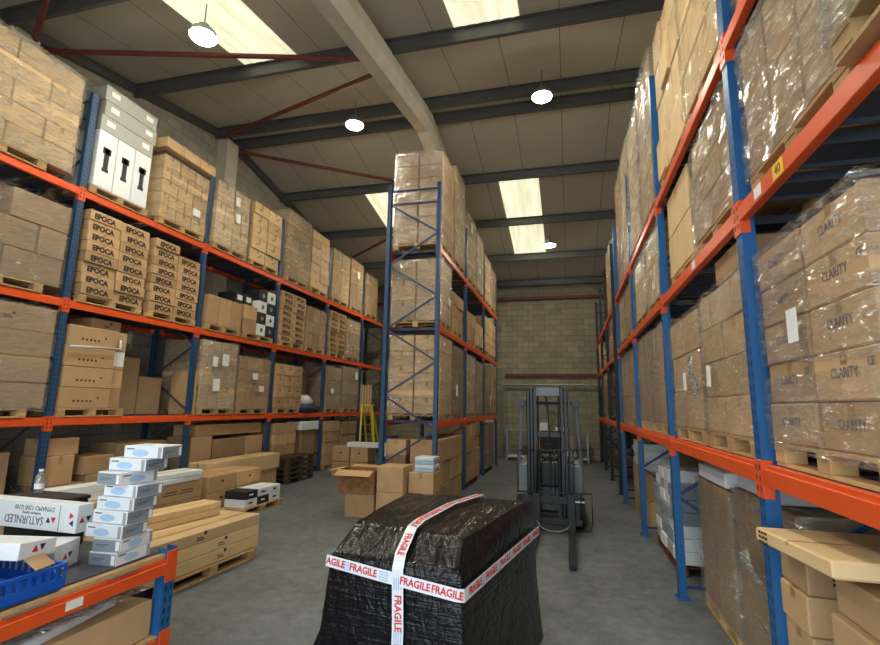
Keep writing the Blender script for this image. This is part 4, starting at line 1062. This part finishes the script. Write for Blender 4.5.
# blue crate, long cartons lying over it
def crate_box(x, y, z, yaw, dx, dy, h):
    t = thing('plastic_crate', 'blue slotted plastic crate at the front edge of the bench', 'crate', (x,y,z), yaw)
    b = MB(); b.bevbox((-dx/2,-dy/2,0), (dx/2,dy/2,.012), .003); b.build('base', M['crate'], t)
    for (ax, s) in (('x',-1),('x',1),('y',-1),('y',1)):
        b = MB(); L = (dy if ax == 'x' else dx)
        def bx(u0, u1, z0, z1, th=.008):
            if ax == 'x': b.box((s*dx/2-th/2,u0,z0), (s*dx/2+th/2,u1,z1))
            else: b.box((u0,s*dy/2-th/2,z0), (u1,s*dy/2+th/2,z1))
        bx(-L/2,L/2,.0125,h*.45); bx(-L/2,L/2,h*.86,h,.02)
        n = int(L/.05)
        for i in range(n+1): u = -L/2+L*i/n; bx(max(u-.011,-L/2),min(u+.011,L/2),h*.45,h*.86)
        b.build('slotted_side', M['crate'], t)
crate_box(-3.22, 2.15, BZ+.002, 0.0, .62, .68, .14)
logo_box(-3.77, 2.93, BZ+.185, -.02, (.92,.12,.185), 'white printed luminaire carton with upside down lettering across the bench', upside=True)
logo_box(-3.53, 2.66, BZ+.002, .34, (.62,.25,.165), 'white carton with red and navy triangle logo end, beside the stack', letters=False)
t = logo_box(-3.28, 2.30, BZ+.2, .2, (.6,.26,.09), 'crumpled silver white carton lying on the blue crate', letters=False, tilt=-.1)
logo_box(-3.3, 1.88, BZ+.146, .1, (.6,.3,.12), 'white carton at the left photo edge on the crate', letters=False)
box1(-3.2, 2.05, BZ+.016, (.3,.3,.11), 'red', 'red packet inside the blue crate', name='packet', cat='packet', tape=False)
b = MB(); b.bevbox((-.05,-.07,0), (.05,.07,.004), .001); o = b.build('card_flap', M['kraft'], t, (.34,-.02,-.02)); o.rotation_euler = (.1,.6,.1)
def bin_():
    t = thing('plastic_bin', 'black plastic lidded bin behind the lettered white carton', 'bin', (-3.92,3.136,BZ+.001))
    b = MB(); b.bevbox((-.27,-.115,0), (.27,.105,.34), .012); b.build('body', M['plastb'], t)
    b = MB(); b.tube([(-.27,-.12,.355),(.24,-.12,.355),(.275,-.1,.355),(.285,-.06,.355),(.285,.09,.355)], .014, 8); b.bevbox((-.275,-.118,.342), (.28,.105,.368), .01); b.build('lid', M['rubber'], t, smooth=False)
bin_()
def bottle():
    t = thing('water_bottle', 'small clear water bottle standing on the black lidded bin', 'bottle', (-4.06,3.15,BZ+.371)); 
    m, nt, bs = new_mat('clear_plastic'); bs.inputs['Transmission Weight'].default_value = .9; bs.inputs['Roughness'].default_value = .08; bs.inputs['Base Color'].default_value = S(225,232,236)
    b = MB(); b.lathe([(.03,0),(.033,.01),(.033,.11),(.03,.13),(.014,.15),(.013,.16)], 20); b.build('body', m, t, smooth=True)
    b = MB(); b.lathe([(.016,.161),(.016,.178)], 16); b.build('cap', M['white'], t)
    b = MB(); b.lathe([(.0335,.03),(.0335,.07)], 20); b.build('paper_label', M['label'], t)
bottle()
# below the bench top
box1(-3.32, 2.75, .337, (.75,.95,.25), 'kraft', 'brown carton on the lower shelf of the bench')
box1(-3.22, 2.55, .589, (.42,.95,.06), 'white', 'white flat packet on the carton under the bench', rot=.15, name='flat_packet', cat='packet', tape=False)
def poly():
    r = random.Random(2); b = MB(); n = 16
    for j in range(n+1):
        for i in range(n+1):
            u, v = i/n-.5, j/n-.5
            b.v.append((u*.46, v*.9, .03+.07*(1-(2*u)**2)*(1-(2*v)**2)+r.uniform(-.014,.014)))
    for j in range(n):
        for i in range(n): b.f.append((j*(n+1)+i, j*(n+1)+i+1, (j+1)*(n+1)+i+1, (j+1)*(n+1)+i)); b.m.append(0)
    o = b.build('plastic_film_sheet', M['filmt'], None, (-3.16,2.72,.65), smooth=True); tag(o, 'crumpled clear plastic sheet over the packet under the bench', 'plastic film')
poly()

# ------------------------------------------------------------------ black wrapped load with FRAGILE tape
def black_load():
    t = thing('black_wrapped_pallet_load', 'waist high load in black film with crossed FRAGILE tape, foreground', 'pallet load', (-1.05,4.05,0))
    O = Vector((-1.05,4.05,0)); r = random.Random(12)
    K = [[(-1.90,3.42,.0),(-.60,3.12,.0),(-.26,4.86,.0),(-1.75,4.96,.0)],
         [(-1.84,3.40,.16),(-.62,3.13,.16),(-.28,4.85,.16),(-1.72,4.94,.16)],
         [(-1.67,3.33,.5),(-.645,3.15,.5),(-.31,4.84,.5),(-1.62,4.9,.5)],
         [(-1.60,3.30,.97),(-.667,3.18,.96),(-.33,4.82,1.10),(-1.575,4.88,1.10)],
         [(-1.585,3.32,1.0),(-.685,3.20,1.0),(-.345,4.80,1.145),(-1.565,4.865,1.145)],
         [(-1.55,3.62,1.14),(-.70,3.42,1.125),(-.40,4.70,1.165),(-1.53,4.78,1.165)],
         [(-1.1,4.2,1.165),(-.9,4.1,1.165),(-.8,4.3,1.17),(-1.1,4.35,1.17)]]
    steps = [2,6,9,3,8,9]; m = 22
    rings = []
    def ring(cs):
        out = []
        for i in range(4):
            a, b = Vector(cs[i]), Vector(cs[(i+1)%4])
            for j in range(m): out.append(a.lerp(b, j/m))
        # pull the corners in a touch
        c = sum((Vector(x) for x in cs), Vector())/4
        for i in range(4):
            p = out[i*m]; out[i*m] = p.lerp(c, .006)
        return out
    for s in range(len(K)-1):
        for q in range(steps[s]):
            f = q/steps[s]; rings.append(ring([Vector(a).lerp(Vector(b_), f) for a, b_ in zip(K[s], K[s+1])]))
    rings.append(ring(K[-1]))
    from mathutils import noise
    b = MB(); n = 4*m
    for k, rg in enumerate(rings):
        c = sum(rg, Vector())/n
        for i, p in enumerate(rg):
            d = (p-c); d.z = 0; d.normalize(); w = noise.noise(p*3)*.006+noise.noise(Vector((p.x*14,p.y*5,p.z*9)))*.0035
            if p.z > .95: q = p+Vector((d.x*w*.5, d.y*w*.5, w*1.1))
            else: q = p+d*w*(.6 if p.z > .75 else 1)
            q.z = max(q.z, .0)
            b.v.append(tuple(q-O))
    for k in range(len(rings)-1):
        for i in range(n): b.f.append((k*n+i, k*n+(i+1)%n, (k+1)*n+(i+1)%n, (k+1)*n+i)); b.m.append(0)
    b.f.append(tuple((len(rings)-1)*n+i for i in range(n))); b.m.append(0)
    b.f.append(tuple(reversed(range(n)))); b.m.append(0)
    bo = b.build('black_film', M['bfilm'], t, smooth=True); bo.data.set_sharp_from_angle(angle=.6)
    def tape(path, name, texts, bars):
        pts = [Vector(p)-O for p, nn in path]; nr = [Vector(nn).normalized() for p, nn in path]
        # resample
        P, Nn, L = [], [], 0
        for i in range(len(pts)-1):
            k = 8
            for j in range(k): P.append(pts[i].lerp(pts[i+1], j/k)); Nn.append(nr[i].lerp(nr[i+1], j/k).normalized())
        P.append(pts[-1]); Nn.append(nr[-1])
        w = .0375; b = MB(); S_ = [0]
        for i in range(len(P)-1): S_.append(S_[-1]+(P[i+1]-P[i]).length)
        T = [(P[min(i+1,len(P)-1)]-P[max(i-1,0)]).normalized() for i in range(len(P))]
        for i in range(len(P)):
            up = Nn[i].cross(T[i]).normalized()
            for e, o in ((-1,.0),(1,.0),(1,.0015),(-1,.0015)): b.v.append(tuple(P[i]+up*w*e+Nn[i]*o))
        for i in range(len(P)-1):
            a = 4*i
            for x, y in ((0,1),(1,2),(2,3),(3,0)): b.f.append((a+x, a+y, a+4+y, a+4+x)); b.m.append(0)
        tp = b.build(name, M['white'], t)
        def at(s):
            for i in range(len(P)-1):
                if S_[i+1] >= s: f = (s-S_[i])/max(1e-6,S_[i+1]-S_[i]); return P[i].lerp(P[i+1], f), (P[i+1]-P[i]).normalized(), Nn[i].lerp(Nn[i+1], f).normalized()
        for s, body in texts:
            me = text_mesh(body, .062, M['redink'], squash=.92, bold=.0016)
            p, tt, nn = at(s); up = nn.cross(tt).normalized(); nn = tt.cross(up)
            inst('printed_lettering', me, tp, p+nn*.0035, Matrix((tt, up, nn)).transposed().to_euler())
        for s in bars:
            p, tt, nn = at(s); up = nn.cross(tt).normalized(); nn = tt.cross(up)
            if 'tbar' not in TXT:
                q = MB()
                for i in range(4): q.box((-.035,-.027+.015*i,0), (.035,-.019+.015*i,.001))
                TXT['tbar'] = q.mesh('bars', M['blueink'])
            inst('printed_bars', TXT['tbar'], tp, p+nn*.0025, Matrix((tt, up, nn)).transposed().to_euler())
    g = .018
    tape([((-1.6,4.9,1.0),(-1,.3,0)), ((-1.625,4.0,.97),(-1,0,.05)), ((-1.63,3.3,.945),(-.7,-.7,.05)), ((-1.2,3.225,.91),(-.05,-1,.05)), ((-.68,3.15,.868),(.0,-1,.05)),
          ((-.640,3.165,.865),(.8,-.6,.05)), ((-.46,4.0,.89),(1,-.2,.05)), ((-.29,4.84,.9),(1,-.1,.0))], 'fragile_tape', [(.35,'FRAGILE'),(.68,'FRAGILE'),(1.02,'FRAGILE'),(1.35,'FRAGILE'),(1.68,'AGILE'),(1.90,'FRAGILE'),(2.28,'FRAGILE'),(2.50,'FRAGILE')]+[(2.78+.285*i,'FRAGILE') for i in range(6)], [1.77,2.055]+[2.92+.285*i for i in range(5)])
    tape([((-.80,4.92,.7),(0,1,.1)), ((-.80,4.89,1.1),(0,1,.5)), ((-.82,4.76,1.19),(.0,.0,1)), ((-.97,4.2,1.195),(0,0,1)), ((-1.06,3.62,1.18),(0,-.25,1)), ((-1.085,3.5,1.155),(0,-.5,.9)), ((-1.085,3.26,1.045),(0,-.7,.7)), ((-1.085,3.208,.96),(0,-1,.1)), ((-1.07,3.20,.6),(0,-1,.05)), ((-1.07,3.17,.12),(0,-1,.05))], 'fragile_tape', [(.2,'FRAGILE'),(.66,'FRAGILE'),(.93,'FRAGILE'),(1.2,'FRAGILE'),(1.47,'FRAGILE'),(1.74,'FRAGILE'),(2.03,'FRAGILE'),(2.47,'FRAGILE'),(2.75,'FRAGILE')], [.795,1.065,1.335,1.6,2.3,2.61])
    for i in range(3):
        b = MB(); y = 3.45+.62*i; b.bevbox((-.29-.0,y-4.05-.05,.0), (-.2,y-4.05+.05,.001)) if False else None
black_load()

# ------------------------------------------------------------------ forklift
def forklift():
    t = thing('forklift_truck', 'dark grey forklift truck parked in the aisle with forks toward us', 'forklift', (-.35,8.5,0))
    def part(nm, m, fn, smooth=False, parent=None):
        b = MB(); fn(b); return b.build(nm, M[m], parent or t, smooth=smooth)
    # mast: two nested pairs of rails each side, cross members
    for s in (-1,1):
        for k, (x, y, z1) in enumerate(((.345,.42,2.28),(.285,.36,2.33),(.225,.3,2.36))):
            part('mast_rail', 'fork', lambda b: (b.box((s*x-.024,y-.05,.1), (s*x-.012*1+.0,y+.05,z1)) , b.box((s*x-.024,y-.05,.1),(s*x+.024,y-.035,z1)), b.box((s*x-.024,y+.035,.1),(s*x+.024,y+.05,z1))))
        part('lift_cylinder', 'fork', lambda b: (b.tube([(s*.175,.42,.2),(s*.175,.42,1.3)], .03, 14), b.tube([(s*.175,.42,1.3),(s*.175,.42,2.2)], .016, 12)))
    part('hydraulic_hose', 'rubber', lambda b: b.tube([(.02,.36,.4),(.03,.38,1.2),(.0,.37,1.9),(-.03,.36,2.15),(-.06,.36,2.2)], .011, 8))
    part('mast_crossbar', 'forkb', lambda b: (b.bevbox((-.21,.33,2.2),(.21,.39,2.34),.006), b.box((-.13,.325,2.24),(-.07,.33,2.3)), b.box((.07,.325,2.24),(.13,.33,2.3))))
    part('mast_crossbar', 'fork', lambda b: b.bevbox((-.24,.40,1.5),(.24,.44,1.58),.005))
    part('mast_crossbar', 'fork', lambda b: b.bevbox((-.36,.4,.12),(.36,.46,.26),.005))
    # carriage with forks and load backrest
    part('fork_carriage', 'fork', lambda b: (b.bevbox((-.42,.12,.46),(.52,.17,.57),.006), b.bevbox((-.42,.12,.14),(.52,.17,.24),.006), b.box((-.2,.14,.24),(-.14,.2,.46)), b.box((.14,.14,.24),(.2,.2,.46)), b.box((.42,.12,.24),(.48,.16,.46))))
    for x in (-.2,.35):
        def fork(b):
            b.bevbox((x-.06,.06,.04),(x+.06,.118,.62),.006)
            vs = [(x-.06,.1,.04),(x+.06,.1,.04),(x+.05,-1.72,.04),(x-.05,-1.72,.04),(x-.06,.1,.09),(x+.06,.1,.09),(x+.05,-1.72,.05),(x-.05,-1.72,.05)]
            b.add(vs, [(0,3,2,1),(4,5,6,7),(0,1,5,4),(1,2,6,5),(2,3,7,6),(3,0,4,7)])
        part('fork', 'fork', fork)
    def guard(b):
        r = .011
        b.tube([(-.5,.1,1.29),(.62,.1,1.33),(.62,.1,1.31)], r, 8); b.tube([(-.5,.1,1.29),(-.5,.1,.63)], r, 8); b.tube([(.40,.1,1.32),(.40,.1,.66)], r, 8)
        b.tube([(-.52,.1,.63),(.67,.1,.65),(.67,.1,.2),(.64,.1,.08),(.35,.1,.07)], r, 8)
        b.tube([(.5,.1,.65),(.5,.1,.4)], r, 8); b.tube([(-.2,.1,1.3),(-.2,.1,.6)], r, 8); b.tube([(.1,.1,1.3),(.1,.1,.6)], r, 8)
    part('load_backrest', 'plastb', guard, True)
    part('reflector_strip', 'label', lambda b: b.box((.38,.116,.5),(.56,.119,.525)))
    part('safety_chain', 'galv', lambda b: b.tube([(-.2,.055,.2),(-.12,.04,.1),(0,.03,.06),(.15,.03,.06),(.27,.04,.1),(.35,.055,.2)], .008, 6), True)
    # body
    part('chassis', 'forkb', lambda b: (b.bevbox((-.57,.75,.22),(-.16,2.2,1.02),.03), b.bevbox((.16,.75,.22),(.57,2.2,1.02),.03), b.bevbox((-.159,.9,.2),(.159,2.2,.62),.02), b.bevbox((-.49,1.75,1.021),(.49,2.4,1.12),.03)))
    part('counterweight', 'fork', lambda b: b.bevbox((-.48,2.201,.2),(.48,2.65,1.0),.06))
    part('dashboard', 'plastb', lambda b: (b.bevbox((-.158,.78,.63),(.158,1.0,1.06),.02), b.box((.28,.8,1.021),(.42,.95,1.08))))
    part('steering_wheel', 'rubber', lambda b: (b.tube([(.0+.17*math.cos(a*PI/12),1.02+.1*math.sin(a*PI/12)*.7,1.2+.17*math.sin(a*PI/12)*.8) for a in range(25)], .016, 8, cap=False), b.tube([(0,1.05,1.2),(0,1.0,1.03)], .02, 8), b.tube([(-.16,1.02,1.2),(.16,1.02,1.2)], .012, 6)), True)
    part('seat', 'rubber', lambda b: (b.bevbox((-.24,1.45,.75),(.24,1.74,.9),.03), b.bevbox((-.22,1.72,1.121),(.22,1.84,1.55),.04)))
    for s in (-1,1):
        part('overhead_guard_post', 'forkb', lambda b: (b.bar((s*.54,.78,1.02),(s*.48,.62,2.07),.045,.05), b.bar((s*.46,2.35,1.1),(s*.44,2.1,2.07),.05,.06)))
        part('work_lamp', 'plastb', lambda b: (b.lathe([(.03,0),(.062,.02),(.066,.07),(.06,.075)], 18, M=Matrix.Translation((s*.47,.62,2.08)) @ Matrix.Rotation(PI/2,4,'X'))))
        for y, rr in ((.62,.25),(2.25,.2)):
            w = part('wheel', 'rubber', lambda b: b.lathe([(rr*.55,-.085),(rr*.95,-.085),(rr,-.06),(rr,.06),(rr*.95,.085),(rr*.55,.085)], 28, M=Matrix.Translation((s*.48,y,rr)) @ Matrix.Rotation(PI/2,4,'Y')))
            part('wheel_hub', 'forkb', lambda b: b.lathe([(rr*.5,-.09),(rr*.3,-.095),(rr*.3,.095),(rr*.5,.09)], 20, M=Matrix.Translation((s*.48,y,rr)) @ Matrix.Rotation(PI/2,4,'Y')), parent=w)
        part('control_lever', 'yellow', lambda b: b.bevbox((s*.36-.03,.82,1.021),(s*.36+.03,.86,1.1),.01))
    part('overhead_guard', 'fork', lambda b: ([b.tube([(-.5,.6,2.09),(.5,.6,2.09)], .03, 10)]+[b.box((-.44+.11*i,.62,2.06),(-.42+.11*i,2.12,2.1)) for i in range(9)]))
forklift()

# ------------------------------------------------------------------ things at the back wall
def goal():
    t = thing('goalpost', 'grey tubular goalpost frame standing against the back wall', 'frame', (-.7,20.63,0))
    b = MB(); b.tube([(-1.93,0,0),(-1.93,0,2.88)], .04, 12); b.build('post', M['galv'], t)
    b = MB(); b.tube([(1.9,0,0),(1.9,0,2.88)], .04, 12); b.build('post', M['galv'], t)
    b = MB(); b.tube([(-1.97,0,2.92),(1.94,0,2.92)], .04, 12); b.build('crossbar', M['galv'], t)
goal()
def table():
    t = thing('work_table', 'grey topped work table in front of the back wall behind the forklift', 'table', (-.85,20.0,0))
    b = MB(); b.bevbox((-1.6,-.4,1.1), (1.6,.4,1.15), .005); b.build('table_top', M['greyc'], t)
    for x in (-1.5,1.5):
        for y in (-.34,.34):
            b = MB(); b.box((x-.03,y-.03,0), (x+.03,y+.03,1.1)); b.build('leg', M['galv'], t)
    b = MB(); b.bevbox((-1.55,-.36,.12), (1.55,.36,.16), .004); b.build('lower_shelf', M['metal_white'], t)
table()
box1(-.95, 19.85, 1.152, (.3,.3,.28), 'label' if False else 'white', 'small white box on the back table seen through the mast', name='product_box', cat='box')
box1(-.1, 19.9, .162, (.7,.5,.85), 'kraft', 'brown carton under the back table right of the mast')
box1(-1.25, 19.9, .162, (.5,.5,.8), 'dull', 'brown carton under the back table left of the mast')
box1(-.3, 20.0, 1.152, (.45,.3,.12), 'white', 'flat white packet on the back table right side', name='flat_packet', cat='packet')
box1(-1.0, 20.1, 1.152+.283-.283, (.01,.01,.01), 'white', 'x x x x') if False else None
def hook():
    b = MB(); b.tube([(-.85,20.55,2.85),(-.85,20.5,2.2)], .02, 8); b.tube([(-.85,20.5,2.2),(-1.2,20.4,1.75),(-1.25,20.35,1.6)], .02, 8); b.tube([(-.85,20.5,2.2),(-.5,20.4,1.7)], .03, 8)
    o = b.build('hanging_chain', M['galv'], smooth=True); tag(o, 'lifting chain hanging from the goalpost frame behind the mast', 'chain')
hook()
box1(1.75, 19.5, 0, (.7,.7,.6), 'dull', 'carton on the floor in the far right corner')

# ------------------------------------------------------------------ light and camera
sc = bpy.context.scene
w = bpy.data.worlds.new('World'); sc.world = w; w.use_nodes = True
bg = w.node_tree.nodes['Background']; bg.inputs['Color'].default_value = (.84,.92,1.0,1); bg.inputs['Strength'].default_value = 3.4
# daylight enters by the open doorway behind the camera (portal only guides sampling of the sky)
la = bpy.data.lights.new('doorway_portal', 'AREA'); la.shape = 'RECTANGLE'; la.size = 6.8; la.size_y = 4.9
la.cycles.is_portal = True
lo = bpy.data.objects.new('doorway_portal', la); C.objects.link(lo); lo.location = (-1.2,YN-.1,2.45); lo.rotation_euler = (-PI/2,0,PI) 
lo.rotation_euler = (PI/2,0,0)

cam = bpy.data.cameras.new('camera'); co = bpy.data.objects.new('camera', cam); C.objects.link(co)
R3 = Matrix(((.96844,.02525,.24796),(.24866,-.16603,-.95425),(.01707,.98580,-.16707)))
co.matrix_world = Matrix.Translation((0,0,1.9933)) @ R3.to_4x4(); cam.lens = 20.231
cam.sensor_width = 36; cam.sensor_fit = 'HORIZONTAL'; cam.clip_start = .05; cam.clip_end = 200
sc.camera = co
vs = sc.view_settings; vs.view_transform = 'Standard'; vs.look = 'None'; vs.gamma = 1; vs.use_curve_mapping = False; vs.exposure = EXPO
